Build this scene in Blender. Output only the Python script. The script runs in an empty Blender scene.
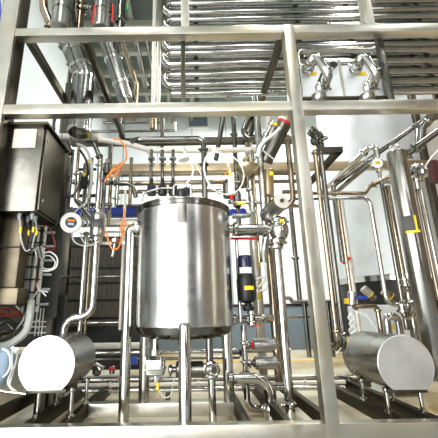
import bpy, bmesh, math, random
from mathutils import Vector, Matrix
random.seed(7)
PI = math.pi
S = bpy.context.scene
COL = S.collection

# ------------------------------------------------------------------ camera maths
PX, PY, F = 190.0, 219.0, 342.0
TH = math.radians(15.6)
RO = 0.013
CH = 1.0                        # camera height
cT, sT, cR, sR = math.cos(TH), math.sin(TH), math.cos(RO), math.sin(RO)

def ray(px, py):
    u, w = px - PX, PY - py
    a = (u * cR + w * sR) / F
    b = (-u * sR + w * cR) / F
    return Vector((a, cT - b * sT, sT + b * cT))
def P(px, py, Y):
    r = ray(px, py)
    v = r * (Y / r.y)
    return Vector((v.x, v.y, v.z + CH))
def proj(p):
    z = p.z - CH
    d = p.y * cT + z * sT
    a, b = p.x / d * F, (z * cT - p.y * sT) / d * F
    return PX + a * cR - b * sR, PY - (a * sR + b * cR)
def dep(p):
    return p.y * cT + (p.z - CH) * sT
def solve(p, axis, target, which):
    """move p along world axis until its picture column / row is target"""
    q = p.copy(); h = 1e-3
    for _ in range(30):
        e = proj(q)[which] - target
        if abs(e) < 1e-3: break
        q2 = q.copy(); q2[axis] += h
        g = (proj(q2)[which] - proj(q)[which]) / h
        if abs(g) < 1e-6: break
        q[axis] -= max(-0.5, min(0.5, e / g))
    return q
def route(start, *moves):
    """('v',row) rises or drops, ('h',column) runs sideways, ('d',Y) runs in depth, (px,py,Y) goes straight there"""
    pts = [P(*start)]
    for m in moves:
        if m[0] == 'v': pts.append(solve(pts[-1], 2, m[1], 1))
        elif m[0] == 'h': pts.append(solve(pts[-1], 0, m[1], 0))
        elif m[0] == 'd': pts.append(Vector((pts[-1].x, m[1], pts[-1].z)))
        elif m[0] == 'z': pts.append(Vector((pts[-1].x, pts[-1].y, m[1])))
        else: pts.append(P(*m))
    return pts

# ------------------------------------------------------------------ materials
def lin(c):
    return tuple(((x / 255) / 12.92 if x / 255 <= .04045 else ((x / 255 + .055) / 1.055) ** 2.4) for x in c) + (1,)
def nodes(name):
    m = bpy.data.materials.new(name); m.use_nodes = True
    nt = m.node_tree
    return m, nt, nt.nodes['Principled BSDF']
def steel(name, col, r0, r1, stretch=(1, 1, 1), scale=6.0, bump=0.0, metal=1.0, stain=None, edge=.42):
    m, nt, b = nodes(name)
    b.inputs['Metallic'].default_value = metal
    b.inputs['Specular Tint'].default_value = (edge, edge, edge * .97, 1)
    tc = nt.nodes.new('ShaderNodeTexCoord'); mp = nt.nodes.new('ShaderNodeMapping')
    mp.inputs['Scale'].default_value = stretch
    nt.links.new(tc.outputs['Object'], mp.inputs['Vector'])
    n = nt.nodes.new('ShaderNodeTexNoise'); n.inputs['Scale'].default_value = scale; n.inputs['Detail'].default_value = 5
    nt.links.new(mp.outputs['Vector'], n.inputs['Vector'])
    mr = nt.nodes.new('ShaderNodeMapRange')
    mr.inputs['To Min'].default_value = r0; mr.inputs['To Max'].default_value = r1
    mr.inputs['From Min'].default_value = .3; mr.inputs['From Max'].default_value = .7
    nt.links.new(n.outputs['Fac'], mr.inputs['Value'])
    nt.links.new(mr.outputs['Result'], b.inputs['Roughness'])
    mix = nt.nodes.new('ShaderNodeMix'); mix.data_type = 'RGBA'
    mix.inputs[6].default_value = lin(col)
    mix.inputs[7].default_value = lin(stain or tuple(int(c * .88) for c in col))
    n2 = nt.nodes.new('ShaderNodeTexNoise'); n2.inputs['Scale'].default_value = scale * .45; n2.inputs['Detail'].default_value = 6
    nt.links.new(tc.outputs['Object'], n2.inputs['Vector'])
    mr2 = nt.nodes.new('ShaderNodeMapRange'); mr2.inputs['From Min'].default_value = .45; mr2.inputs['From Max'].default_value = .75
    nt.links.new(n2.outputs['Fac'], mr2.inputs['Value'])
    nt.links.new(mr2.outputs['Result'], mix.inputs[0]); nt.links.new(mix.outputs[2], b.inputs['Base Color'])
    if bump:
        bp = nt.nodes.new('ShaderNodeBump'); bp.inputs['Strength'].default_value = bump; bp.inputs['Distance'].default_value = .004
        nt.links.new(n.outputs['Fac'], bp.inputs['Height']); nt.links.new(bp.outputs['Normal'], b.inputs['Normal'])
    return m
def plain(name, col, rough=.5, metal=0.0, var=.06, scale=9.0, emit=0, trans=0):
    m, nt, b = nodes(name)
    b.inputs['Roughness'].default_value = rough; b.inputs['Metallic'].default_value = metal
    n = nt.nodes.new('ShaderNodeTexNoise'); n.inputs['Scale'].default_value = scale; n.inputs['Detail'].default_value = 4
    tc = nt.nodes.new('ShaderNodeTexCoord'); nt.links.new(tc.outputs['Object'], n.inputs['Vector'])
    mix = nt.nodes.new('ShaderNodeMix'); mix.data_type = 'RGBA'
    c = lin(col)
    mix.inputs[6].default_value = tuple(x * (1 - var) for x in c[:3]) + (1,)
    mix.inputs[7].default_value = tuple(min(1, x * (1 + var)) for x in c[:3]) + (1,)
    nt.links.new(n.outputs['Fac'], mix.inputs[0]); nt.links.new(mix.outputs[2], b.inputs['Base Color'])
    if trans: b.inputs['Transmission Weight'].default_value = trans
    if emit:
        b.inputs['Emission Color'].default_value = c; b.inputs['Emission Strength'].default_value = emit
    return m

M = {}
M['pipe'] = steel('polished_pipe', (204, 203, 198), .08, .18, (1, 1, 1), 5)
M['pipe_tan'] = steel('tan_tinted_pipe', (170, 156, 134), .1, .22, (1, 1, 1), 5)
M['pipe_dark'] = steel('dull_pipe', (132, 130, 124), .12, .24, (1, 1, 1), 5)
M['beam'] = steel('satin_beam', (206, 203, 192), .28, .42, (3, 3, 3), 4, .03, stain=(192, 182, 156), edge=.6)
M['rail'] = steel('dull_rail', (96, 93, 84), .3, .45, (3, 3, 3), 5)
M['tank'] = steel('brushed_tank', (212, 212, 210), .2, .27, (.6, .6, 3), 5, 0)
M['disc'] = steel('matt_steel_end', (236, 234, 230), .36, .48, (1, 1, 1), 8)
M['drum'] = steel('brushed_drum', (176, 175, 170), .24, .32, (1, 1, 1), 2)
M['cab'] = steel('scuffed_cabinet', (114, 112, 105), .26, .4, (2, 2, 2), 7, .04)
M['tan'] = steel('tan_panel', (96, 88, 74), .3, .42, (1, 1, 4), 4)
M['column'] = steel('satin_column', (168, 166, 160), .2, .26, (1, 1, 1), 1.5)
M['tanbeam'] = steel('tan_satin_beam', (206, 188, 156), .32, .45, (1, 1, 1), 4, edge=.6)
M['foil'] = steel('crinkled_foil', (150, 150, 147), .14, .3, (1, 1, 1), 7, .6, edge=.2)
M['silo'] = steel('pale_silo', (232, 236, 238), .42, .55, (1, 1, .15), 3, metal=.55)
M['black'] = plain('black_plastic', (13, 13, 14), .45)
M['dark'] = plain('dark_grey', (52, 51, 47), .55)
M['slat'] = plain('ribbed_dark_panel', (92, 88, 80), .6, var=.25, scale=60)
M['white'] = plain('white_plastic', (236, 236, 232), .4)
M['wrap'] = plain('pale_tape', (222, 216, 204), .45, .3)
M['grille'] = plain('pale_grille', (226, 220, 206), .5)
M['grey'] = plain('grey_plastic', (150, 158, 160), .5)
M['hose'] = plain('grey_hose', (178, 180, 172), .5)
M['yellow'] = plain('yellow_label', (246, 208, 30), .5)
M['orange'] = plain('orange_cable', (236, 128, 40), .5)
M['red'] = plain('red_plastic', (206, 28, 22), .45)
M['blue'] = plain('blue_paint', (22, 58, 168), .45)
M['teal'] = plain('blue_grey_panel', (112, 128, 140), .5)
M['navycap'] = plain('navy_clear_cap', (30, 32, 66), .12)
M['green'] = plain('green_tag', (30, 150, 70), .5)
M['sky'] = plain('pale_blue_cover', (168, 190, 210), .5)
M['rust'] = plain('red_brown_cable', (150, 52, 30), .6)
M['concrete'] = plain('grey_painted_floor', (138, 142, 140), .35)
M['maroon'] = plain('dark_maroon', (74, 26, 22), .6)
M['wall'] = plain('white_wall', (230, 237, 237), .6, var=.02)
M['ceil'] = plain('grey_roof', (104, 116, 110), .7)
M['purlin'] = plain('roof_purlin', (150, 150, 138), .5)
M['vent'] = plain('blue_grey_louvre', (120, 138, 152), .5)
M['facing'] = plain('dim_hall_wall', (58, 57, 54), .7)

M['warmwall'] = plain('tan_side_wall', (120, 102, 80), .6)
# epoxy floor with worn ochre patches
def floor_mat():
    m, nt, b = nodes('epoxy_floor')
    tc = nt.nodes.new('ShaderNodeTexCoord')
    n = nt.nodes.new('ShaderNodeTexNoise'); n.inputs['Scale'].default_value = 1.3; n.inputs['Detail'].default_value = 6
    nt.links.new(tc.outputs['Object'], n.inputs['Vector'])
    r = nt.nodes.new('ShaderNodeValToRGB')
    r.color_ramp.elements[0].position = .38; r.color_ramp.elements[0].color = lin((216, 209, 184))
    r.color_ramp.elements[1].position = .68; r.color_ramp.elements[1].color = lin((168, 142, 92))
    nt.links.new(n.outputs['Fac'], r.inputs['Fac']); nt.links.new(r.outputs['Color'], b.inputs['Base Color'])
    b.inputs['Roughness'].default_value = .28
    return m
M['floor'] = floor_mat()

# ------------------------------------------------------------------ mesh building
class MB:
    def __init__(s): s.bm = bmesh.new()
    def box(s, c, size, rot=None, bev=0.0):
        g = bmesh.ops.create_cube(s.bm, size=1.0)
        vs = g['verts']
        for v in vs: v.co = Vector((v.co.x * size[0], v.co.y * size[1], v.co.z * size[2]))
        if bev:
            es = list({e for v in vs for e in v.link_edges})
            r = bmesh.ops.bevel(s.bm, geom=es, offset=bev, segments=2, profile=.6, affect='EDGES')
            vs = list({v for f in r['faces'] for v in f.verts} | {v for v in vs if v.is_valid})
        if rot is not None:
            for v in vs: v.co = rot @ v.co
        for v in vs: v.co = v.co + Vector(c)
        return s
    def span(s, a, b, bev=0.0):
        a, b = Vector(a), Vector(b)
        return s.box((a + b) / 2, [abs(x) for x in (b - a)], None, bev)
    def bar(s, p, q, w, h, bev=0.0):
        """square bar from p to q, w sideways, h in its upright direction"""
        d = (q - p); L = d.length; d = d.normalized()
        up = Vector((0, 0, 1)) if abs(d.z) < .95 else Vector((0, 1, 0))
        x = d.cross(up).normalized(); z = x.cross(d)
        R = Matrix((x, d, z)).transposed()
        return s.box((p + q) / 2, (w, L, h), R, bev)
    def lathe(s, o, d, prof, n=20):
        o, d = Vector(o), Vector(d).normalized()
        a = Vector((0, 0, 1)) if abs(d.z) < .9 else Vector((1, 0, 0))
        x = d.cross(a).normalized(); y = d.cross(x)
        rings = []
        for r, h in prof:
            if r < 1e-5: rings.append([s.bm.verts.new(o + d * h)])
            else: rings.append([s.bm.verts.new(o + d * h + (x * math.cos(2 * PI * k / n) + y * math.sin(2 * PI * k / n)) * r) for k in range(n)])
        for A, B in zip(rings, rings[1:]):
            for k in range(n):
                j = (k + 1) % n
                if len(A) == 1 and len(B) == 1: continue
                if len(A) == 1: s.bm.faces.new((A[0], B[j], B[k]))
                elif len(B) == 1: s.bm.faces.new((A[k], A[j], B[0]))
                else: s.bm.faces.new((A[k], A[j], B[j], B[k]))
        if len(rings[0]) > 1: s.bm.faces.new(rings[0][::-1])
        if len(rings[-1]) > 1: s.bm.faces.new(rings[-1])
        return s
    def cyl(s, p, q, r, n=20, bev=.12):
        p, q = Vector(p), Vector(q); L = (q - p).length; b = min(r * bev, L * .3)
        return s.lathe(p, q - p, [(r - b, 0), (r, b), (r, L - b), (r - b, L)], n)
    def tube(s, pts, r, n=14, cap=True):
        pts = [p for i, p in enumerate(pts) if i == 0 or (p - pts[i - 1]).length > 1e-5]
        T = [(pts[min(i + 1, len(pts) - 1)] - pts[max(i - 1, 0)]).normalized() for i in range(len(pts))]
        a = Vector((0, 0, 1)) if abs(T[0].z) < .9 else Vector((1, 0, 0))
        x = T[0].cross(a).normalized(); rings = []
        for i, (p, t) in enumerate(zip(pts, T)):
            x = (x - t * x.dot(t)).normalized(); y = t.cross(x)
            k_ = 1.0
            if 0 < i < len(pts) - 1:
                c = (pts[i] - pts[i - 1]).normalized().dot(t); k_ = 1
            rings.append([s.bm.verts.new(p + (x * math.cos(2 * PI * k / n) + y * math.sin(2 * PI * k / n)) * r * k_) for k in range(n)])
        for A, B in zip(rings, rings[1:]):
            for k in range(n):
                j = (k + 1) % n; s.bm.faces.new((A[k], A[j], B[j], B[k]))
        if cap: s.bm.faces.new(rings[0][::-1]); s.bm.faces.new(rings[-1])
        return s
    def torus(s, o, d, R, r, n=24, m=8):
        d = Vector(d).normalized(); a = Vector((0, 0, 1)) if abs(d.z) < .9 else Vector((1, 0, 0))
        x = d.cross(a).normalized(); y = d.cross(x); o = Vector(o)
        rings = []
        for i in range(n):
            e = x * math.cos(2 * PI * i / n) + y * math.sin(2 * PI * i / n)
            rings.append([s.bm.verts.new(o + e * (R + r * math.cos(2 * PI * k / m)) + d * r * math.sin(2 * PI * k / m)) for k in range(m)])
        for i in range(n):
            A, B = rings[i], rings[(i + 1) % n]
            for k in range(m): s.bm.faces.new((A[k], A[(k + 1) % m], B[(k + 1) % m], B[k]))
        return s
    def prism(s, poly, d):
        A = [s.bm.verts.new(p) for p in poly]; B = [s.bm.verts.new(p + d) for p in poly]; n = len(poly)
        for k in range(n): s.bm.faces.new((A[k], A[(k + 1) % n], B[(k + 1) % n], B[k]))
        s.bm.faces.new(A[::-1]); s.bm.faces.new(B)
        return s
    def build(s, name, mat, parent=None, at=None, sharp=38):
        bmesh.ops.recalc_face_normals(s.bm, faces=s.bm.faces)
        root = parent
        L = Vector(at) if at is not None else (Vector(parent['_a']) if parent is not None else None)
        if L is None:
            zs = [v.co for v in s.bm.verts]
            mn = Vector([min(v[i] for v in zs) for i in range(3)]); mx = Vector([max(v[i] for v in zs) for i in range(3)])
            L = Vector(((mn.x + mx.x) / 2, (mn.y + mx.y) / 2, mn.z))
        for v in s.bm.verts: v.co -= L
        me = bpy.data.meshes.new(name); s.bm.to_mesh(me); s.bm.free()
        me.polygons.foreach_set('use_smooth', [True] * len(me.polygons))
        me.set_sharp_from_angle(angle=math.radians(sharp))
        me.materials.append(M[mat] if isinstance(mat, str) else mat)
        o = bpy.data.objects.new(name, me); COL.objects.link(o)
        if parent is None: o.location = L
        else: o.parent = parent
        o['_a'] = list(L)
        return o

def arc_path(pts, br, n=6):
    """round every corner of a polyline with radius br"""
    out = [pts[0]]
    for i in range(1, len(pts) - 1):
        p = pts[i]; a = pts[i - 1] - p; b = pts[i + 1] - p
        la, lb = a.length, b.length; a.normalize(); b.normalize()
        ang = math.acos(max(-1, min(1, a.dot(b))))
        if ang > PI - .02: out.append(p); continue
        t = br / math.tan(ang / 2); t = min(t, la * .49, lb * .49); R = t * math.tan(ang / 2)
        bis = (a + b).normalized(); c = p + bis * (R / math.sin(ang / 2))
        s0 = p + a * t - c; s1 = p + b * t - c
        w = s0.angle(s1)
        for k in range(n + 1):
            f = k / n
            out.append(c + (s0 * math.sin((1 - f) * w) + s1 * math.sin(f * w)) / math.sin(w))
    out.append(pts[-1])
    return out
def smooth(pts, n=8):
    """Catmull-Rom through the points, for cables"""
    q = [pts[0]] + list(pts) + [pts[-1]]; out = []
    for i in range(1, len(q) - 2):
        for k in range(n):
            t = k / n; a, b, c, d = q[i - 1], q[i], q[i + 1], q[i + 2]
            out.append(.5 * ((2 * b) + (c - a) * t + (2 * a - 5 * b + 4 * c - d) * t * t + (3 * b - a - 3 * c + d) * t ** 3))
    out.append(q[-2]); return out

def tag(o, label, cat, group=None):
    o['label'] = label; o['category'] = cat
    if group: o['group'] = group
    return o
def thing(name, label, cat, at, group=None):
    o = bpy.data.objects.new(name, None); COL.objects.link(o); o.location = at; o['_a'] = list(at); o.empty_display_size = .05
    return tag(o, label, cat, group)
def struct(o): o['kind'] = 'structure'; return o
def rad(px, p): return px / 2 * dep(p) / F

def clamp(parent, p, d, r, mat='pipe'):
    """tri-clamp ferrule round a pipe, with its wing nut"""
    d = Vector(d).normalized(); m = MB(); w = r * .55
    m.lathe(p - d * w * 1.2, d, [(r * 1.02, 0), (r * 1.3, w * .3), (r * 1.55, w * .7), (r * 1.55, w * 1.7), (r * 1.3, w * 2.1), (r * 1.02, w * 2.4)], 16)
    s = d.cross(Vector((.3, -.8, .5))).normalized()
    m.cyl(p + s * r * 1.4, p + s * r * 2.1, r * .28, 8)
    return m.build('clamp', mat, parent)
def pipe(label, pts, d, mat='pipe', clamps=(), bend=2.0, cat='pipe', name='process_pipe', group=None, n=14):
    """d = width of the pipe in the picture at its first point; clamps = (segment, fraction)"""
    r = rad(d, pts[0])
    o = MB().tube(arc_path(pts, r * 2 * bend), r, n).build(name, mat)
    tag(o, label, cat, group)
    for seg, f in clamps:
        a, b = pts[seg], pts[seg + 1]
        clamp(o, a + (b - a) * f, b - a, r, mat)
    return o
def cable(label, pix, d, mat, name='cable', cat='cable', group=None):
    pts = smooth([P(*q) for q in pix])
    return tag(MB().tube(pts, rad(d, pts[0]), 8).build(name, mat), label, cat, group)

# ------------------------------------------------------------------ the hall
CEIL = 7.6
XL, XR, YB, YF = -2.75, 8.0, 10.4, -6.0
def slab(name, a, b, mat):
    return struct(MB().span(a, b).build(name, mat))
slab('floor', (XL - .2, 2.7, -.2), (XR + .2, YB + .2, 0), 'floor')
slab('floor_front', (XL - .2, YF - .2, -.2), (XR + .2, 2.7, 0), 'concrete')
slab('ceiling', (XL - .2, YF - .2, CEIL), (XR + .2, YB + .2, CEIL + .2), 'ceil')
wb = slab('wall_back', (XL - .2, YB, 0), (XR + .2, YB + .2, CEIL), 'wall')
slab('wall_left', (XL - .2, YF, 0), (XL, YB, CEIL), 'wall')
slab('wall_right', (XR, YF, 0), (XR + .2, YB, CEIL), 'warmwall')
slab('wall_front', (XL - .2, YF - .2, 0), (XR + .2, YF, CEIL), 'facing')
# panel joints of the white back wall, its dado and vent
m = MB()
for x in (-2.2, -1.05, .1, 1.25, 2.4, 3.55, 4.7, 5.85): m.span((x - .012, YB - .012, 1.25), (x + .012, YB, CEIL))
struct(m.build('trim_1', 'grey'))
struct(MB().span((XL, YB - .05, 0), (XR, YB, 1.22), .01).build('trim_2', 'teal'))
struct(MB().span((XL, YB - .07, 1.2), (XR, YB, 1.27)).build('trim_3', 'pipe_dark'))
m = MB()
for x in (-2.5, -1.9, -1.25, -.6, .1): m.span((x - .05, 3.5, CEIL - .28), (x + .05, YB, CEIL - .14))
for y in (5.4, 6.2, 7.0, 7.8, 8.6, 9.4): m.span((XL, y - .06, CEIL - .42), (2.0, y + .06, CEIL - .27))
struct(m.build('trim_4', 'purlin'))
# made-up glowing panes behind the camera, added for the steel to mirror
def glow(name, c, e):
    m_ = bpy.data.materials.new(name); m_.use_nodes = True; nt = m_.node_tree; nt.nodes.clear()
    o = nt.nodes.new('ShaderNodeOutputMaterial'); em = nt.nodes.new('ShaderNodeEmission')
    em.inputs['Color'].default_value = c; em.inputs['Strength'].default_value = e
    nt.links.new(em.outputs[0], o.inputs[0]); return m_
M['day'] = glow('daylit_window', (1, .995, .98, 1), 9)
M['door'] = glow('daylit_door', (.98, 1, 1, 1), 17.0)
for i, (x0, x1, z0, z1) in enumerate(((-2.6, .9, .3, 4.0), (6.2, 7.2, 1.0, 3.6), (-2.5, .2, 4.6, 7.0), (1.2, 3.6, 5.9, 7.3), (5.4, 6.8, 5.0, 7.2))):
    w = struct(MB().span((x0, YF - .02, z0), (x1, YF + .02, z1)).build('window_%d' % (i + 1), 'day'))
    f = MB(); f.span((x0 - .06, YF, z0 - .06), (x1 + .06, YF + .06, z0)).span((x0 - .06, YF, z1), (x1 + .06, YF + .06, z1 + .06))
    for xx in (x0 - .03, x1 + .03, (x0 + x1) / 2): f.span((xx - .03, YF, z0), (xx + .03, YF + .06, z1))
    f.build('window_frame', 'dark', w)
w = struct(MB().span((XL - .02, -4.2, .02), (XL + .02, 1.2, 3.6)).build('window_7', 'door'))  # unseen glowing opening, added to whiten the left drum end and beams
f = MB()
for z in (3.63,): f.span((XL, -4.26, z - .03), (XL + .06, 1.26, z + .03))
for y in (-4.23, -1.5, 1.23): f.span((XL, y - .03, .0), (XL + .06, y + .03, 3.63))
f.build('window_frame', 'beam', w)
def area(name, loc, size, energy, rot=(0, 0, 0), col=(1, .99, .97)):
    l = bpy.data.lights.new(name, 'AREA'); l.shape = 'RECTANGLE'; l.size, l.size_y = size; l.energy = energy; l.color = col
    o = bpy.data.objects.new(name, l); COL.objects.link(o); o.location = loc; o.rotation_euler = rot
for k, (x, y, e) in enumerate(((-1.4, .4, 60), (1.6, .4, 60), (4.6, .4, 60), (3.2, 4.6, 260), (6.2, 4.6, 260), (3.4, 8.0, 430), (6.4, 8.0, 430), (.9, 8.0, 430), (-1.6, 2.6, 60))):
    area('hall_lamp', (x, y, CEIL - .5), (.5, 2.2), e)  # unseen area lights added under the ceiling to brighten walls and steel
W = bpy.data.worlds.new('hall_air'); S.world = W; W.use_nodes = True
W.node_tree.nodes['Background'].inputs[0].default_value = (1, .98, .95, 1)
W.node_tree.nodes['Background'].inputs[1].default_value = .3
# wall vent
a, b = P(188, 116, YB - .06), P(208.5, 127.5, YB - .06)
t = thing('wall_vent', 'small blue-grey louvred vent grille high on the white back wall', 'vent', (a.x / 2 + b.x / 2, YB, b.z))
MB().span((a.x, YB - .05, b.z), (b.x, YB, a.z)).build('back_plate', 'vent', t)
m = MB()
for k in range(6):
    z = b.z + (a.z - b.z) * (k + .5) / 6; m.box(((a.x + b.x) / 2, YB - .06, z), (b.x - a.x, .05, .03), Matrix.Rotation(-.5, 3, 'X'))
m.build('louvre', 'vent', t)
m = MB()
for x in (a.x, b.x): m.span((x - .03, YB - .09, b.z), (x + .03, YB, a.z))
for z in (a.z, b.z): m.span((a.x - .03, YB - .09, z - .03), (b.x + .03, YB, z + .03))
m.build('frame', 'white', t)
# yellow walkway stripe
q0, q1 = P(150, 363, 8.0), P(420, 361, 8.0)
struct(MB().span((q0.x, 7.95, 0), (q1.x, 8.1, .004)).build('trim_5', plain('floor_stripe', (236, 186, 60), .4)))

# ------------------------------------------------------------------ skid frame
Y0 = 2.8
frame = thing('skid_frame', 'welded square-section steel skid frame carrying tank and pipework', 'frame', (0, 3.6, 0))
def post(px, py, Y, w, d, z0, z1, mat='beam', name='post'):
    p = P(px, py, Y)
    return MB().span((p.x - w / 2, Y, z0), (p.x + w / 2, Y + d, z1), .006).build(name, mat, frame)
def hbeam(x0, x1, top, bot, Y, d, mat='beam', name='beam', px=190):
    a, b = P(px, top, Y), P(px, bot, Y)
    return MB().span((x0, Y, b.z), (x1, Y + d, a.z), .006).build(name, mat, frame)
xl = P(15.5, 25, Y0).x - .155; xl1 = xl + .155
xr0 = P(304.5, 225, Y0).x; xr1 = xr0 + .105
ZB1 = P(190, 425.5, Y0).z; ZB0 = ZB1 - .12
MB().span((xl, Y0, 0), (xl1, Y0 + .1, 5.6), .008).build('post', 'beam', frame)
MB().span((xl + .02, Y0 + .1, 0), (xl1, Y0 + .2, 5.6), .004).build('post_web', 'rail', frame)  # darker steel here too, for the shaded side of the post
MB().span((xl1, Y0 + .02, 0), (xl1 + .012, Y0 + .19, 5.6), .003).build('side_plate', 'rail', frame)  # darker steel puts the shade of the post's side into its colour
MB().span((xr0, Y0 - .002, ZB0), (xr1, Y0 + .11, P(290, 24, Y0).z), .008).build('post', 'beam', frame)
hbeam(xl1, 4.2, 26, 33.5, Y0 + .004, .10)
hbeam(xl1, 4.2, 102, 111.5, Y0 + .004, .10)
MB().span((xl1, Y0, ZB0), (4.2, Y0 + .1, ZB1), .006).build('beam', 'beam', frame)
zu = P(190, 30, Y0).z
# upper posts standing above the upper beam, and their slim continuations
post(185, 10, Y0 + .01, .085, .06, P(190, 26, Y0).z, 5.4)
post(183, 70, Y0 + .11, .045, .04, P(190, 108, Y0).z + .02, zu, 'rail')
post(368, 10, Y0 + .01, .1, .08, P(190, 26, Y0).z, 5.4)
post(385, 65, Y0 + .11, .065, .05, P(190, 108, Y0).z + .02, zu, 'cab')
# depth rails at the upper level
for px in (29, 85.5, 282.5):
    p = P(px, 41, Y0 + .1)
    MB().span((p.x - .03, Y0 + .1, zu - .05), (p.x + .03, 4.95, zu + .05), .005).build('depth_rail', 'rail', frame)
# depth rails at the bottom
RAILZ = ZB1
for x, w in ((-1.72, .07), (-1.255, .06), (-.985, .06), (.41, .06), (.72, .05), (1.06, .055), (1.585, .07), (1.86, .07)):
    MB().span((x - w / 2, Y0 + .1, RAILZ - .11), (x + w / 2, 4.6, RAILZ), .004).build('depth_rail', 'rail', frame)
a, b = P(79, 402, 3.48), P(231, 402, 3.48)
MB().span((-.95, 3.46, RAILZ - .112), (.38, 3.56, RAILZ), .005).build('cross_beam', 'beam', frame)
MB().span((-1.75, 4.6, RAILZ - .11), (2.2, 4.7, RAILZ), .005).build('cross_beam', 'rail', frame)
for x in (-1.6, -.3, 1.0, 2.0):
    for y in (2.86, 4.62): MB().cyl((x, y, 0), (x, y, ZB0 + .005), .03).build('foot', 'pipe_dark', frame)
# rear frame
YR = 4.95
z = P(190, 140, YR).z; MB().span((-1.9, YR, z - .05), (P(300, 140, YR).x, YR + .1, z + .05), .005).build('rear_beam', 'rail', frame)
hbeam(P(108, 166, YR).x, 4.6, 163, 170.5, YR, .1, 'tanbeam', 'rear_beam')
for px, py, w in ((64, 270, .1), (259, 300, .11)):
    p = P(px, py, YR)
    MB().span((p.x - w / 2, YR, RAILZ if px < 100 else 0), (p.x + w / 2, YR + .1, P(64, 207, YR).z if px < 100 else zu), .005).build('rear_post', 'rail' if px < 100 else 'beam', frame)
p = P(50, 290, 3.9)
MB().span((p.x - .055, 3.9, 0), (p.x + .055, 4.0, 4.0), .005).build('side_post', 'rail', frame)
# short side arms on the right, behind the post
a = P(318, 149.5, 3.6); b = P(343, 149, 3.6); 
MB().span((a.x, 3.6, a.z - .035), (b.x, 3.67, a.z + .035), .004).build('side_arm', 'rail', frame)
MB().span((b.x - .07, 3.6, a.z - .035), (b.x, YR, a.z + .035), .004).build('side_arm', 'rail', frame)

# ------------------------------------------------------------------ tank
TY = 3.44; tc_ = P(183.5, 270, TY); TX = tc_.x; TR = 47.3 / F * dep(tc_)
zt = P(183, 213.5, TY).z; zb = P(183, 327, TY).z
tank = thing('process_tank', 'upright cylindrical brushed steel process tank on four legs', 'tank', (TX, TY, zb - .6))
MB().lathe((TX, TY, zb), (0, 0, 1), [(TR * .955, .0), (TR * .992, .012), (TR, .05), (TR, zt - zb)], 72).build('shell', 'tank', tank)
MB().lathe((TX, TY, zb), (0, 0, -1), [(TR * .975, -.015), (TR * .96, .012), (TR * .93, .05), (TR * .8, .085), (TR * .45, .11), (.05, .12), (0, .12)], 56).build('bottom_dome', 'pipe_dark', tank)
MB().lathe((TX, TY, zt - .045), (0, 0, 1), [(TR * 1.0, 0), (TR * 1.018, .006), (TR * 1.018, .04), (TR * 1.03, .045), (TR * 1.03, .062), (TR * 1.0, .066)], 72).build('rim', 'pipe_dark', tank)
MB().lathe((TX, TY, zt), (0, 0, 1), [(TR * .99, .0), (TR * .97, .03), (TR * .8, .05), (TR * .4, .07), (0, .075)], 56).build('lid', 'tank', tank)
lid_h = MB()
def lidpt(px, dy, dz): 
    return Vector((P(px, 200, TY - .36).x, TY + dy, zt + dz))
lid_h.tube(arc_path([lidpt(174, -.4, .06), lidpt(174, -.4, .17), lidpt(191, -.4, .17), lidpt(191, -.4, .06)], .03), .011, 10).build('lid_handle', 'pipe', tank)
MB().tube(arc_path([lidpt(140, -.22, .07), lidpt(140, -.22, .15), lidpt(158, -.3, .17), lidpt(172, -.36, .15)], .03), .012, 10).build('lid_handle', 'pipe', tank)
MB().lathe((lidpt(182, -.38, .05)), (0, -.3, 1), [(.05, 0), (.05, .06), (.035, .08), (.0, .085)], 20).build('sight_glass', 'black', tank)
# patch plate near the rim and pads for the legs
def arcplate(ang, half, z0, z1, t=.006):
    m = MB(); n = 8; A = []
    for k in range(n + 1):
        th = ang - half + 2 * half * k / n
        for rr in (TR - .002, TR + t):
            for zz in (z0, z1): A.append(m.bm.verts.new((TX + rr * math.sin(th), TY - rr * math.cos(th), zz)))
    for k in range(n):
        i, j = 4 * k, 4 * k + 4
        for q in ((0, 1, 3, 2),):
            pass
        m.bm.faces.new((A[i + 2], A[i + 3], A[j + 3], A[j + 2])); m.bm.faces.new((A[i], A[j], A[j + 1], A[i + 1]))
        m.bm.faces.new((A[i + 1], A[j + 1], A[j + 3], A[i + 3])); m.bm.faces.new((A[i], A[i + 2], A[j + 2], A[j]))
    m.bm.faces.new((A[0], A[1], A[3], A[2])); m.bm.faces.new((A[4 * n], A[4 * n + 2], A[4 * n + 3], A[4 * n + 1]))
    return m
arcplate(0, .09, zt - .22, zt - .05).build('name_plate', 'pipe_dark', tank)
arcplate(0, .27, zb + .01, zb + .17).build('leg_pad', 'tank', tank)
YL = TY - TR - .04
lp = P(184.5, 330, YL)
MB().lathe((lp.x, YL, ZB1 - .1), (0, 0, 1), [(.05, 0), (.05, P(184, 322, YL).z - ZB1 + .07), (.036, P(184, 322, YL).z - ZB1 + .092), (.0, P(184, 322, YL).z - ZB1 + .1)], 20).build('leg', 'pipe', tank)
MB().span((lp.x - .03, YL - .02, ZB1 - .11), (lp.x + .03, YL + .04, ZB1 - .09)).build('foot_plate', 'pipe_dark', tank)
for px in (144, 228.5):
    p = P(px, 380, 3.52)
    MB().cyl((p.x, 3.52, RAILZ), (p.x, 3.52, zb + .05), .05).build('leg', 'pipe', tank)
MB().cyl((TX + .02, TY + .4, RAILZ - .1), (TX + .02, TY + .4, zb + .02), .036).build('leg', 'pipe', tank)

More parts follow.
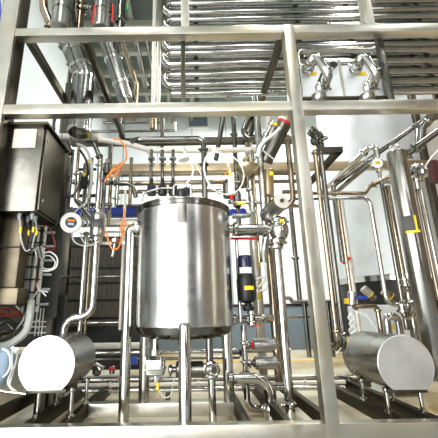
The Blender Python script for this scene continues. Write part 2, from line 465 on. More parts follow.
# ------------------------------------------------------------------ flat-bottomed drums (motor covers) left and right
def drum(label, pxc, pytop, r, Yf, L, tilt, mat, disc, drop=.81):
    c = P(pxc, pytop, Yf); c.z -= r
    root = thing('motor_drum', label, 'drum', (c.x, Yf + L / 2, RAILZ))
    a0 = math.acos(drop)
    def outline(rr, y):
        n = 44; st = -PI / 2 + a0; en = 1.5 * PI - a0
        dr = -drop * r * (rr / r)
        return [Vector((c.x + tilt * (y - Yf) + rr * math.cos(st + (en - st) * k / n), y, c.z + rr * math.sin(st + (en - st) * k / n))) for k in range(n + 1)]
    m = MB(); rows = [outline(r, Yf), outline(r, Yf + L * .35), outline(r, Yf + L * .7), outline(r, Yf + L), ]
    R = [[m.bm.verts.new(p) for p in row] for row in rows]
    for A, B in zip(R, R[1:]):
        for k in range(len(A)): m.bm.faces.new((A[k], A[(k + 1) % len(A)], B[(k + 1) % len(A)], B[k]))
    m.bm.faces.new(R[-1])
    m.build('shell', mat, root, sharp=30)
    m = MB(); o1, o2 = outline(r * 1.0, Yf - .006), outline(r * .985, Yf - .010)
    V1 = [m.bm.verts.new(p) for p in outline(r, Yf + .002)]; V2 = [m.bm.verts.new(p) for p in o1]; V3 = [m.bm.verts.new(p) for p in o2]
    for A, B in ((V1, V2), (V2, V3)):
        for k in range(len(A)): m.bm.faces.new((A[k], A[(k + 1) % len(A)], B[(k + 1) % len(A)], B[k]))
    m.bm.faces.new(V3[::-1]); m.build('end_disc', disc, root, sharp=15)
    zf = c.z - drop * r
    MB().span((c.x - .16, Yf + .03, zf - .03), (c.x + .16, Yf + .12, zf), .004).build('saddle', 'rail', root)
    MB().span((c.x - .16 + tilt * L * .8, Yf + L * .72, zf - .03), (c.x + .16 + tilt * L * .8, Yf + L * .84, zf), .004).build('saddle', 'rail', root)
    return root, c, zf
d1, c1, zf1 = drum('flat-bottomed steel drum with a bright white end, beside the control box cables', 49.7, 335.3, .230, 3.0, .62, 0.0, 'drum', 'disc')
d2, c2, zf2 = drum('flat-bottomed steel drum with a grey-beige end, right of the frame post', 400.5, 335.0, .229, 3.0, .66, 0.0, 'drum', 'disc')
for root, c, zf, xs in ((d1, c1, zf1, (-1.255, -.985)), (d2, c2, zf2, (1.585, 1.86))):
    for x in xs:
        for y in (3.08, 3.5):
            MB().lathe((x, y, RAILZ), (0, 0, 1), [(.034, 0), (.034, .012), (.016, .02), (.016, zf - RAILZ - .03), (.026, zf - RAILZ - .02), (.026, zf - RAILZ)], 14).build('leg', 'pipe', root)

# ------------------------------------------------------------------ control box on the left
cb0 = P(5, 122, 2.97); cb1 = P(43.5, 128, 2.97); zb_ = P(20, 211, 2.97).z
x0, x1, zt_ = cb0.x, P(41.5, 150, 2.97).x, P(30, 125, 2.97).z
box = thing('control_box', 'stainless control box with slanting rain roof and pale vent grille', 'control box', ((x0 + x1) / 2, 3.3, zb_))
YBX = 3.52
MB().span((x0, 2.97, zb_), (x1, YBX, zt_), .01).build('body', 'cab', box)
MB().prism([Vector((x0 - .03, 2.93, zt_ - .01)), Vector((x1 + .05, 2.93, zt_ - .01)), Vector((x1 + .05, 2.93, zt_ + .012)), Vector((x0 - .03, 2.93, zt_ + .012))], Vector((0, YBX - 2.93 + .04, 0))).build('rain_roof', 'rail', box)
MB().span((x1, 3.0, zb_ + .02), (x1 + .022, YBX - .02, zt_ - .03), .006).build('side_door', 'rail', box)
for z in (zb_ + .12, zt_ - .14):
    MB().cyl((x1 + .02, 3.04, z), (x1 + .034, 3.04, z), .014).build('door_lock', 'pipe', box)
ga, gb = P(15, 130, 2.97), P(35.5, 148, 2.97)
vg = MB().span((ga.x, 2.955, gb.z), (gb.x, 2.972, ga.z), .003).build('vent_grille', 'grille', box)
m = MB()
for k in range(9):
    z = gb.z + (ga.z - gb.z) * (k + .5) / 9; m.box(((ga.x + gb.x) / 2, 2.951, z), (gb.x - ga.x - .02, .016, .008), Matrix.Rotation(-.6, 3, 'X'))
m.build('louvre', 'grille', vg)
for k, (px, py) in enumerate(((19.5, 217), (28, 217), (23, 221), (31.5, 222), (35, 224))):
    p = P(px, py, 3.05 + .1 * (k % 3)); p.z = zb_
    g = MB(); g.cyl(p + Vector((0, 0, .004)), p - Vector((0, 0, .035)), .019, 6).cyl(p - Vector((0, 0, .03)), p - Vector((0, 0, .06)), .014, 12)
    g.build('cable_gland', 'grey', box)
    bx, by = proj(p)
    Y = p.y
    ends = ((26, 251), (27, 252), (29, 250), (31, 249), (33, 250))[k]
    cable(['pale grey cable from the corner gland under the control box', 'pale grey cable from the second front gland under the control box', 'grey cable hanging from a rear gland under the control box',
           'grey cable hanging beneath the side door of the control box', 'shortest grey cable under the control box, nearest the cable tray'][k],
          [(bx, by + 4, Y), (bx + .5, by + 15, Y), (bx * .6 + ends[0] * .4 - 1, 240, Y), (ends[0], ends[1], Y + .05), (ends[0] + 8, ends[1] - 3, Y + .1), (ends[0] + 11, 258, Y + .15)], 1.6, 'hose' if k % 2 == 0 else 'dark')
    q = P(bx + .6, by + 17, Y)
    tag(MB().lathe(q + Vector((0, 0, .03)), (0, 0, -1), [(.011, 0), (.011, .05)], 10).build('cable_marker', 'yellow'),
        ['yellow marker sleeve on the corner gland cable', 'yellow marker sleeve on the second gland cable', 'yellow marker sleeve on a rear gland cable', 'yellow marker sleeve under the control box side door', 'yellow marker sleeve nearest the cable tray'][k], 'cable marker')

# tan cabinet below, rear panel and cable tray
a, b = P(-60, 214, 3.1), P(21, 288, 3.1)
tcab = thing('tan_cabinet', 'wide tan steel cabinet below the control box at the left edge', 'cabinet', ((a.x + b.x) / 2, 3.5, b.z))
ztc = P(10, 213, 3.1).z
MB().span((a.x, 3.1, b.z), (P(20, 250, 3.1).x, 3.27, ztc), .02).build('body', 'tan', tcab)
zl = P(10, 305, 3.08).z
MB().span((a.x, 3.06, zl), (P(18, 300, 3.08).x, 3.27, b.z), .012).build('bottom_skirt', 'tan', tcab)
MB().span((a.x, 3.08, P(10, 247, 3.1).z - .008), (P(20, 250, 3.1).x + .004, 3.1, P(10, 247, 3.1).z + .008)).build('seam_strip', 'dark', tcab)
for x in (a.x + .1, P(-24, 300, 3.08).x): MB().cyl((x, 3.2, 0), (x, 3.2, zl + .01), .03).build('leg', 'rail', tcab)
tag(MB().span((P(44, 255, 3.75).x, 3.75, P(50, 318, 3.75).z), (P(61, 255, 3.75).x, 3.79, P(50, 196, 3.75).z), .01).build('mounting_panel', 'dark'),
    'tall dark panel standing behind the white cable coil', 'panel')
tray = thing('cable_tray', 'upright perforated cable tray carrying bundled cables below the control box', 'cable tray', P(36, 300, 3.45))
ta, tb = P(35, 226, 3.5), P(29.5, 312, 3.5)
zt1, zt0 = P(38, 226, 3.5).z, P(33, 312, 3.5).z
xa = P(35, 270, 3.5).x
MB().span((xa - .07, 3.5, zt0), (xa + .07, 3.515, zt1)).span((xa - .075, 3.46, zt0), (xa - .065, 3.515, zt1)).span((xa + .065, 3.46, zt0), (xa + .075, 3.515, zt1)).build('channel', 'wrap', tray)
for k, (dx, mt, r_) in enumerate(((-.05, 'hose', .02), (-.02, 'teal', .012), (.008, 'wrap', .02), (.04, 'dark', .012))):
    MB().tube([Vector((xa + dx, 3.475, zt0 - .02)), Vector((xa + dx, 3.475, zt1 - .03))], r_, 10).build('cable_run', mt, tray)
for k in range(7):
    z = zt0 + (zt1 - zt0) * (k + .5) / 7; MB().span((xa - .078, 3.446, z - .006), (xa + .078, 3.47, z + .006)).build('cable_tie', 'black', tray)
for k in range(6):
    z = zt0 + (zt1 - zt0) * (k + .5) / 6
    MB().span((xa + .075, 3.49, z - .012), (xa + .17, 3.51, z + .012), .003).build('tray_bracket', 'grey', tray)
cable('white cable coil looped beside the upright cable tray', [(42, 254, 3.42), (50, 252, 3.42), (57, 258, 3.42), (56, 267, 3.42), (48, 271, 3.43), (41, 270, 3.44)], 1.6, 'white')
cable('inner white cable loop beside the upright cable tray', [(43, 256, 3.45), (50, 256, 3.45), (55, 262, 3.45), (53, 268, 3.45), (46, 269, 3.46), (40, 266, 3.46)], 1.3, 'white')
cable('orange cable arching beside the top of the cable tray', [(40, 228, 3.45), (48, 226, 3.45), (53, 236, 3.45), (55, 247, 3.45), (50, 250, 3.46), (43, 246, 3.46)], 1.3, 'rust')
cable('white forked cable end below the white cable coil', [(36, 282, 3.44), (38, 288, 3.44), (42, 292, 3.44), (46, 296, 3.44)], 1.6, 'white')
cable('white cable end curling from the lower cable tray', [(33, 298, 3.44), (37, 292, 3.43), (41, 291, 3.43), (48, 292, 3.43)], 1.4, 'white')
cable('orange-red cable running down the cable tray', [(35, 278, 3.43), (36, 284, 3.43), (34, 290, 3.43)], 1.6, 'rust')
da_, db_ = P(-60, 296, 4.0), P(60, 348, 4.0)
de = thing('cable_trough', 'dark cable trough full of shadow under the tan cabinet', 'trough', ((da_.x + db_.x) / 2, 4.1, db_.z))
MB().span((max(XL + .02, da_.x), 4.06, db_.z), (db_.x, 4.1, da_.z), .006).build('back_plate', 'dark', de)  # added dark sheet stands in for the shade under the cabinet
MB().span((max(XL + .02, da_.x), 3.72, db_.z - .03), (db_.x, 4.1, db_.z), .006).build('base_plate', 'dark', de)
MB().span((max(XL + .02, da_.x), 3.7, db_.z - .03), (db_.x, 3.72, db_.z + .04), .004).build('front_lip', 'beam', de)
for x in (max(XL + .08, da_.x), db_.x - .05): MB().span((x - .03, 3.98, 0), (x + .03, 4.06, db_.z)).build('leg', 'rail', de)
for k, (lab, pp, mt, d_) in enumerate((('orange-red cable heaped in the dark trough', [(-4, 318, 3.85), (4, 311, 3.8), (10, 318, 3.82), (17, 312, 3.8), (22, 319, 3.85)], 'rust', 2.2),
        ('white cable threading through the dark trough', [(-4, 326, 3.8), (6, 322, 3.78), (14, 329, 3.8), (24, 325, 3.8), (38, 328, 3.8)], 'hose', 1.6),
        ('grey cable lying across the dark trough lip', [(-4, 335, 3.75), (8, 331, 3.74), (18, 336, 3.75), (30, 333, 3.76)], 'pipe_dark', 2.4),
        ('pale cable bundled at the far end of the dark trough', [(16, 306, 3.85), (24, 314, 3.82), (30, 322, 3.82), (40, 320, 3.82)], 'wrap', 1.6))):
    cable(lab, pp, d_, mt)
# big hoses sweeping to the lower left
cable('thick pale grey hose sweeping down to the left edge', [(31, 300, 3.3), (30, 315, 3.3), (26, 331, 3.28), (15, 341, 3.25), (4, 346, 3.22), (-10, 347, 3.2)], 7.5, 'hose', 'hose', 'hose')
cable('second grey hose curving behind the thick pale hose', [(27, 306, 3.42), (23, 320, 3.4), (14, 331, 3.4), (2, 336, 3.4), (-12, 337, 3.4)], 4.5, 'pipe_dark', 'hose', 'hose')
for k, (lab, pp, mt) in enumerate((('dark red cable lying under the tan cabinet, topmost', [(-6, 310, 3.5), (8, 308, 3.5), (16, 312, 3.5), (24, 309, 3.5)], 'rust'),
        ('red-brown cable snaking under the tan cabinet', [(-6, 314, 3.45), (5, 316, 3.45), (14, 313, 3.45), (25, 317, 3.45)], 'rust'),
        ('black cable lying low under the tan cabinet', [(-6, 322, 3.45), (8, 318, 3.45), (16, 324, 3.45), (26, 320, 3.45)], 'black'),
        ('black cable looping above the pale hose', [(-6, 330, 3.5), (6, 322, 3.5), (15, 328, 3.5), (22, 326, 3.5)], 'black'))):
    cable(lab, pp, 2.0, mt)
bk = thing('wire_basket', 'white wire basket tray behind the left drum', 'wire basket', P(38, 332, 3.7))
m = MB()
for r in (322, 327, 333): a = P(24, r, 3.7); b = P(46, r, 3.7); m.tube([a, Vector((b.x, 3.7, a.z))], .006, 6)
for c in (37.5, 41, 44): m.tube(route((c, 308, 3.7), ('v', 336)), .006, 6)
m.build('wire_grid', 'white', bk)
cov = thing('pale_cover', 'pale blue rounded cover at the lower left edge', 'cover', P(2, 385, 3.25))
MB().lathe(P(-2, 366, 3.2), (0, .4, 1), [(.0, -.16), (.09, -.15), (.13, -.08), (.13, .08), (.08, .14), (0, .15)], 24).build('shell', 'sky', cov)
for k, (lab, pp) in enumerate((('white cable loop before the pale blue cover', [(2, 349, 3.05), (8, 352, 3.05), (11, 362, 3.05), (8, 372, 3.05), (3, 377, 3.05)]),
        ('white cable hanging between pale cover and left drum', [(13, 346, 3.1), (12, 358, 3.1), (12, 370, 3.1), (8, 382, 3.1), (14, 392, 3.1)]),
        ('white corrugated cable beside the left drum end', [(18, 350, 3.15), (16, 362, 3.15), (12, 376, 3.12), (10, 386, 3.1), (18, 393, 3.1)]))):
    cable(lab, pp, 2.2, 'white')
pipe('thin pipe running under the left drum from the left edge', route((-6, 389, 3.0), (7, 392, 3.0), (26, 394, 3.0)), 2.5, 'pipe')


# ------------------------------------------------------------------ tubular heat exchanger overhead
HXY = 4.45
hx = thing('tubular_heat_exchanger', 'overhead bank of long horizontal steel tubes joined by return bends', 'heat exchanger', P(300, 97, HXY))
XE = 6.4
def hxrow(rows, Y, px, d, mat, bends):
    pts = [P(px, y, Y) for y in rows]
    r = rad(d, pts[len(pts) // 2])
    x0 = pts[0].x
    for p in pts: p.x = x0
    for p in pts: MB().tube([p, Vector((XE, p.y, p.z))], r, 14).build('tube', mat, hx)
    for i, j in bends:
        a, b = pts[i], pts[j]; R = abs(a.z - b.z) / 2; c = (a + b) / 2
        arc = [c + Vector((-R * 1.15 * math.sin(PI * k / 14), 0, R * math.cos(PI * k / 14) * (1 if a.z > b.z else -1))) for k in range(15)]
        MB().tube([a + Vector((.03, 0, 0))] + arc + [b + Vector((.03, 0, 0))], r * 1.0, 14).build('return_bend', mat, hx)
hxrow((-14, -5, 4, 13, 20, 28.5, 38.5, 48, 53.5, 64.5, 75, 85, 94), HXY, 172, 7.3, 'pipe', ((0, 1), (2, 3), (4, 5), (6, 7), (8, 9), (10, 11)))
hxrow((-9, 0, 9, 17, 24, 34, 43, 51, 59.5, 70, 80, 89.5), HXY + .34, 175, 7.0, 'pipe_dark', ((0, 1), (2, 3), (4, 5), (6, 7), (8, 9), (10, 11)))
for px, Y in ((196, HXY + .15), (300, HXY + .15), (352, HXY + .15), (425, HXY + .15)):
    p = P(px, 50, Y); MB().span((p.x - .035, Y - .02, P(px, 97, Y).z - .06), (p.x + .035, Y + .03, P(px, 50, Y).z + 1.3), .004).build('support_bar', 'rail', hx)
for px in (153.5, 158.5):
    p = P(px, 60, 4.7); q = P(px, 104, 4.7)
    tag(MB().span((p.x - .03, 4.7, q.z - .02), (p.x + .03, 4.77, 6.3), .004).build('steel_upright', 'wrap' if px < 155 else 'beam'),
        'pale upright steel post left of the heat exchanger bends' if px < 155 else 'steel upright nearest the heat exchanger return bends', 'post')
pipe('thin pipe running under the overhead tube bank with a bent end', route((226, 101, 3.6), (230, 95, 3.6), ('h', 291)), 3.2, 'pipe')

# ------------------------------------------------------------------ swing-bend panel, upper right
SY = 2.97
pa, pb = P(300, 66, SY), P(392, 97.5, SY)
pan = thing('swing_bend_manifold', 'grey steel swing bend panel with two curved pipe connections', 'panel', ((pa.x + pb.x) / 2, SY, pb.z))
MB().span((pa.x, SY, pb.z), (P(386, 70, SY).x, SY + .025, pa.z), .004).build('plate', 'silo', pan)
MB().span((pa.x - .02, SY - .03, pb.z - .012), (P(391, 97, SY).x, SY + .03, pb.z + .004), .004).build('drip_lip', 'rail', pan)
MB().span((P(340, 70, SY).x - .012, SY - .012, pb.z), (P(340, 70, SY).x + .012, SY + .001, pa.z + .06)).build('divider', 'beam', pan)
for k, ox in enumerate((0, 48)):
    t = thing('swing_bend', ['bent pipe connection on the left half of the swing panel', 'bent pipe connection on the right half of the swing panel'][k], 'pipe', P(318 + ox, 90, SY - .1))
    b0 = P(307 + ox, 71, SY); b1 = P(319 + ox, 91, SY)
    A = [b0, P(309 + ox, 64, SY - .16), P(316 + ox, 57, SY - .24), P(323 + ox, 66, SY - .26), P(328 + ox, 75, SY - .25), P(325 + ox, 84, SY - .16), b1]
    MB().tube(smooth(A, 8), rad(8.0, b0), 16).build('bend', 'pipe', t)
    r = rad(8.0, b0)
    clamp(t, A[0] + (A[1] - A[0]) * .45, A[1] - A[0], r); clamp(t, A[5] + (A[6] - A[5]) * .3, A[6] - A[5], r)
    p = P(333.5 + ox, 64.5, SY - .125); p.y = SY; d = Vector((.0, -.16, .0))
    st = tag(MB().lathe(p, d, [(r * .72, -.0), (r * .72, .09), (r * .95, .095), (r * .95, .125), (r * .8, .125), (r * .78, .06), (0, .06)], 18).build('port_stub', 'pipe'),
        ['open pipe port at the right of the left swing bend', 'open pipe port at the right of the right swing bend'][k], 'port')
    MB().cyl(p + d * .74, p + d * .79, r * .8, 16).build('dark_bore', 'black', st)  # black disc stands in for the shade inside the open port
    MB().tube(arc_path([P(322 + ox, 73, SY - .05), P(316 + ox, 88, SY - .05)], .02), .012, 8).build('stay_rod', 'pipe_dark', t)
    q = P(307 + ox, 71.5, SY - .012); q2 = P(317 + ox, 74.5, SY - .012)
    if k: q2 = P(319 + ox, 74.5, SY - .012)
    tag(MB().span((q.x, SY - .006, q2.z), (q2.x, SY + .001, q.z)).build('label_plate', 'yellow'), ['yellow label behind the left swing bend', 'yellow label behind the right swing bend'][k], 'label')
    MB().lathe(P(319 + ox, 98, SY - .05), (0, 0, -1), [(.07, -.03), (.07, .02), (.05, .05), (.02, .06), (0, .06)], 20).build('drain_cup', 'drum', t)
pipe('horizontal pipe with an elbow above the swing bend panel', route((298.5, 66, 3.2), ('v', 50.5), ('h', 377)), 5.5, 'pipe', clamps=[(1, .95)])

# ------------------------------------------------------------------ ducts and pipes upper left
def duct(label, pts, d, mat='foil', band=(), name='insulated_pipe'):
    r = rad(d, pts[0]); o = tag(MB().tube(arc_path(pts, r * 2.2, 8), r, 24).build(name, mat), label, 'pipe')
    for seg, f in band:
        a, b = pts[seg], pts[seg + 1]; p = a + (b - a) * f; dd = (b - a).normalized()
        MB().lathe(p - dd * .03, dd, [(r * 1.0, 0), (r * 1.07, .01), (r * 1.07, .05), (r * 1.0, .06)], 24).build('band', 'pipe', o)
    return o
duct('broad foil-clad pipe at upper left ending in an open flange', [P(63, -12, 3.6), P(66, 30, 3.6), P(84, 76, 3.72), solve(P(84, 76, 3.72), 2, 133, 1)], 20, 'foil', ((1, .45), (1, .8), (2, .05), (2, .97), (0, .3)))
duct('broad foil-clad pipe running diagonally behind the upper beam', [P(101, -10, 4.1), P(107, 40, 4.1), P(127, 101, 4.4), P(130, 112, 4.4)], 16, 'foil', ((1, .3), (1, .7)))
for k, (px, d) in enumerate(((64.5, 19), (103, 16))):
    a = P(px, -8, 3.5); b = solve(a, 2, 29, 1)
    o = tag(MB().cyl(a, b, rad(d, b), 24).build('steel_sleeve', 'drum'), ['plain steel sleeve round the left broad pipe at the upper edge', 'plain steel sleeve with red straps at the upper edge'][k], 'sleeve')
    MB().lathe(solve(a, 2, 11, 1), (0, 0, -1), [(rad(d, b), 0), (rad(d, b) * 1.05, .01), (rad(d, b) * 1.05, .03), (rad(d, b), .04)], 24).build('seam_ring', 'pipe_dark', o)
    if k:
        for s, (x0, y0, x1, y1) in enumerate(((95, 6, 92, 24), (113, 4, 112, 22))):
            MB().tube(smooth([P(x0, y0, 3.4), P((x0 + x1) / 2, 14, 3.38), P(x1, y1, 3.4)], 5), .01, 8).build('strap', 'red', o)
pipe('bent tan pipe with elbow at the upper left edge', [P(43, -8, 3.7), P(44, 10, 3.7), P(50, 24, 3.7), P(55, 32, 3.75)], 8, 'pipe_tan', [(2, .2)])
pipe('slim pipe with a valve dropping behind the upper left beam', [P(57, 36, 4.1), P(64, 50, 4.1), P(71.5, 66, 4.1), P(70, 74, 4.1), solve(P(70, 74, 4.1), 2, 138, 1)], 4.6, 'pipe_dark', [(0, .3), (0, .8), (1, .9)])
pipe('tan pipe with clamp between the two broad pipes', route((82.5, -8, 3.8), ('v', 30)), 7.5, 'pipe_tan', [(0, .35), (0, .5)])
v = thing('clamp_valve', 'dark little lever valve on tan pipe at the upper edge', 'valve', P(88, 8, 3.75))
MB().cyl(P(82, 8, 3.75), P(92, 9, 3.75), .035).build('valve_body', 'pipe_dark', v)
MB().bar(P(88, 4, 3.72), P(92, 16, 3.72), .02, .02).build('lever', 'black', v)
pipe('grey bent pipe right of the strapped sleeve', [P(124, -8, 4.0), P(121, 8, 4.0), P(121, 24, 4.0), solve(P(121, 24, 4.0), 2, 40, 1)], 7.5, 'pipe_dark', [(1, .8)])
pipe('slanting pipe ending in a tan elbow left of the pale post', [P(122, 40, 4.5), P(136, 84, 4.9), solve(P(136, 84, 4.9), 2, 106, 1)], 5, 'pipe_tan')
pipe('thin slanting pipe under the roof purlins', [P(136, 36, 5.2), P(147, 86, 5.5)], 3, 'pipe_dark')
pipe('second thin slanting pipe beside the pale post', [P(146, 36, 5.2), P(152, 70, 5.4)], 3, 'pipe_dark')
tag(MB().span(P(128.5, 3, 4.0), P(126.5, 11, 4.03)).build('pipe_tag', 'green'), 'green tag beside the grey bent pipe at the upper edge', 'tag')
o = tag(MB().tube([P(-1, -6, 3.2), P(1, 8, 3.2), P(-1, 26, 3.2), P(-4, 44, 3.2)], .009, 8).build('cable', 'blue'), 'blue cable at the upper left corner outside the post', 'cable')
tag(MB().tube([P(3, -6, 3.25), P(4, 8, 3.25), P(2, 24, 3.25), P(-3, 44, 3.25)], .016, 8).build('cable', 'hose'), 'pale cable beside the blue cable at the upper left corner', 'cable')
pipe('thin sagging pipe under the middle beam near wall', route((103, 123, 5.6), ('h', 160)), 2.6, 'pipe_dark')
pipe('long thin dark pipe in front of the pale wall, under the middle beam', route((62, 132, 5.4), ('h', 175)), 2.6, 'pipe_dark', [(0, .7), (0, .94)])
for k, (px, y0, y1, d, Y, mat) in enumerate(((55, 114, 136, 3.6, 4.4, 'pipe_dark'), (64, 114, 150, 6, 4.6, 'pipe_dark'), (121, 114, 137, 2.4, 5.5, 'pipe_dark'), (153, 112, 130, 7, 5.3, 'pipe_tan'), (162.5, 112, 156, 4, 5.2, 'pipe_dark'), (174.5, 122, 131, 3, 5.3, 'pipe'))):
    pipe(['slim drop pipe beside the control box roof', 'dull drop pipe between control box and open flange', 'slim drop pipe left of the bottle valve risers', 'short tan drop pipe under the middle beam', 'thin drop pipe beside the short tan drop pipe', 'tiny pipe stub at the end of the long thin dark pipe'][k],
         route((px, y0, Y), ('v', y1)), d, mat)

# ------------------------------------------------------------------ manifold behind the tank
hd = pipe('pale taped header pipe above the left pipe cluster', route((60, 137, 3.9), ('h', 99)), 7.2, 'wrap')
for f in (.08, .3, .52, .8): 
    a, b = P(60, 137, 3.9), route((60, 137, 3.9), ('h', 99))[1]; p = a + (b - a) * f; r = rad(7.2, a)
    MB().lathe(p - Vector((.012, 0, 0)), (1, 0, 0), [(r, 0), (r * 1.06, .003), (r * 1.06, .02), (r, .024)], 16).build('tape_band', 'grey', hd)
hp = pipe('pale header pipe stepping down towards the tank manifold', [P(98, 139, 3.9), P(127, 143.5, 4.0), P(151, 150.5, 4.1), P(206, 150.5, 4.1), P(262, 149.5, 4.1)], 6.0, 'wrap', [(1, .95), (2, .6), (3, .05)], bend=.8)
pipe('long pipe ending in an elbow that drops to the tank lid', [P(132, 141, 3.75), *route((138, 139.5, 3.6), ('h', 203.5), ('v', 198))], 5.5, 'pipe_dark', [(2, .2), (2, .45)], bend=1.0)
for k, px in enumerate((151.5, 162.5, 173)):
    t = pipe(['leftmost bottle valve riser above the tank lid', 'middle bottle valve riser above the tank lid', 'right bottle valve riser above the tank lid'][k], route((px, 150, 3.95), ('v', 188)), 3.4, 'pipe_dark')
    for y in (159, 165):
        p = P(px, y, 3.95); MB().lathe(p - Vector((0, 0, .02)), (0, 0, 1), [(.02, 0), (.045, .008), (.045, .032), (.02, .04)], 12).build('ferrule', 'pipe', t)
        q = P(px - 3.2 if y > 160 else px + 3, y + .5, 3.93); MB().cyl(p, q, .016, 10).build('side_port', 'pipe', t)
    p = P(px, 195, 3.7)
    b = MB().lathe(p, (0, 0, 1), [(.05, 0), (.052, .02), (.052, .1), (.03, .14), (.02, .16), (.02, .2), (0, .2)], 16).build('valve_bottle', 'black')
    tag(b, ['leftmost black bottle-shaped valve behind the tank rim', 'middle black bottle-shaped valve behind the tank rim', 'black bottle-shaped valve beside the lid handle'][k], 'valve')
p = P(187, 195, 3.7); tag(MB().lathe(p, (0, 0, 1), [(.05, 0), (.055, .02), (.055, .07), (.02, .1), (0, .1)], 16).build('knob', 'black'), 'squat black knob behind the lid handle', 'knob')
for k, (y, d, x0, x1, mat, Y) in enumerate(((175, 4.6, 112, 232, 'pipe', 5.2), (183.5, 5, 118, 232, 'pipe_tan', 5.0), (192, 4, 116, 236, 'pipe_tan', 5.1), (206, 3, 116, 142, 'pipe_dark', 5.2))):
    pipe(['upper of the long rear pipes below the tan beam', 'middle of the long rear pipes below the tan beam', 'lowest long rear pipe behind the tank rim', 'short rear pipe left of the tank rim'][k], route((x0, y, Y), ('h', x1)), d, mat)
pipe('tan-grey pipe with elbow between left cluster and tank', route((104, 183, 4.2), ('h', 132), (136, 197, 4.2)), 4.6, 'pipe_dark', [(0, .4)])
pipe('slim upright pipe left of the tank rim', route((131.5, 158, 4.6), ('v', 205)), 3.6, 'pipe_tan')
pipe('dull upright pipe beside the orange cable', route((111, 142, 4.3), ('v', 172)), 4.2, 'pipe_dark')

# ------------------------------------------------------------------ left pipe cluster
pipe('upright pipe with a thick lower half beside the control box', route((79, 147, 3.85), ('v', 175)), 3.2, 'pipe_tan')
pipe('cranked pipe leading from the header to the flow sensor', [*route((78.5, 173, 3.85), ('v', 200)), P(89, 215, 3.85), P(97, 222, 3.85)], 5.8, 'pipe', [(0, .05)], bend=1.2)
pipe('pale upright pipe above the flow sensor', route((100.5, 160, 3.7), ('v', 216)), 5.2, 'pipe', [(0, .1), (0, .9)])
pipe('thin upright pipe beside the pale flow sensor pipe', route((92, 158, 4.0), ('v', 212)), 3.4, 'pipe_dark')
pipe('slanting pipe from the header to the pale upright pipe', [P(94, 144, 3.8), P(101, 160, 3.72)], 4.6, 'pipe_dark', [(0, .8)])
pipe('dark slim pipe against the side of the control box', route((73, 150, 4.1), ('v', 208)), 3.4, 'pipe_dark')
pipe('leaning pipe stub under the taped header', [P(66, 143, 3.75), P(71, 154, 3.75)], 5.5, 'pipe_dark')
cable('pale hose curving down from the taped header', [(77, 144, 3.65), (85, 148, 3.62), (90, 158, 3.62), (92, 172, 3.65), (91, 186, 3.7), (88, 198, 3.75)], 3.0, 'hose', 'hose', 'hose')
cable('dark hose curving behind the pale header hose', [(80, 150, 3.8), (86, 160, 3.8), (88, 172, 3.8), (84, 182, 3.85), (79, 192, 3.85)], 2.6, 'black', 'hose', 'hose')
for k, (x, y, Y, r, mt) in enumerate(((84, 182, 4.0, .05, 'black'), (107, 168, 3.9, .045, 'pipe_dark'), (87, 168, 4.1, .05, 'pipe_tan'))):
    p = P(x, y, Y)
    t = thing('solenoid_valve', ['black solenoid valve behind the pale header hose', 'dull solenoid valve beneath the orange cable', 'tan solenoid valve between the header hoses'][k], 'valve', p)
    MB().cyl(p - Vector((0, 0, .08)), p + Vector((0, 0, .06)), r, 16).build('body', mt, t)
    MB().cyl(p + Vector((0, 0, .06)), p + Vector((0, 0, .12)), r * .55, 12).build('cap', 'yellow' if k != 1 else 'pipe', t)
    MB().cyl(p - Vector((.12, 0, .02)), p + Vector((.12, 0, -.02)), r * .4, 10).build('port', 'pipe_dark', t)
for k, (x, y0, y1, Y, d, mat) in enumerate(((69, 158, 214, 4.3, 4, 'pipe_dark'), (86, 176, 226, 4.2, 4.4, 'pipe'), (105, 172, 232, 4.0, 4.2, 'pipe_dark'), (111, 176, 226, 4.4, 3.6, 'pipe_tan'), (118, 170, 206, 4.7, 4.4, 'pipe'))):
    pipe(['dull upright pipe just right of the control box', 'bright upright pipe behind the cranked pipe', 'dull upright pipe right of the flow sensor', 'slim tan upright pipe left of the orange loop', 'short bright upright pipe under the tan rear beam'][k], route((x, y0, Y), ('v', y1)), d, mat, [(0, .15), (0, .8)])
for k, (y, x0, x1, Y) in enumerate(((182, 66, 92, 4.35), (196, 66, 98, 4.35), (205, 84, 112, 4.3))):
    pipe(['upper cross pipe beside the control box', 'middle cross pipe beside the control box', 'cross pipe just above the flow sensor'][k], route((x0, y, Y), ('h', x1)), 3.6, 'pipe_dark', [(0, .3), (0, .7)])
cable('dark cable looping from the solenoid valve down to the transmitter', [(70, 176, 3.7), (66, 188, 3.68), (68, 198, 3.66), (75, 193, 3.66), (80, 184, 3.7)], 1.6, 'black')
# flow sensor and transmitter
SYF = 3.6
p = P(98, 225, SYF); a, b = P(98, 214, SYF), P(98, 236, SYF)
fs = thing('flow_sensor', 'squat steel flow sensor body with a dark window', 'sensor', P(98, 240, SYF))
MB().lathe((p.x, SYF, b.z), (0, 0, 1), [(.03, -.06), (.055, -.05), (.055, -.02), (.08, 0), (.082, .03), (.082, a.z - b.z - .03), (.075, a.z - b.z), (.05, a.z - b.z + .01), (.05, a.z - b.z + .04)], 28).build('body', 'drum', fs)
w0, w1 = P(94, 219, SYF - .08), P(102, 227, SYF - .08)
MB().span((w0.x, SYF - .086, w1.z), (w1.x, SYF - .06, w0.z), .006).build('window', 'black', fs)
q = P(67.5, 221.5, 3.45)
tr = thing('transmitter', 'round white transmitter with a dark display beside the flow sensor', 'transmitter', q)
ax = (Vector((.3, -1, -.1))).normalized()
MB().lathe(q + Vector((0, .13, 0)), ax, [(.06, 0), (.092, .02), (.092, .12), (.098, .125), (.098, .15), (.085, .155), (.08, .15), (0, .15)], 32).build('housing', 'white', tr)
f = q + Vector((0, .13, 0)) + ax * .153
MB().lathe(f, ax, [(.058, -.002), (.058, .003), (0, .003)], 28).build('display', 'dark', tr)
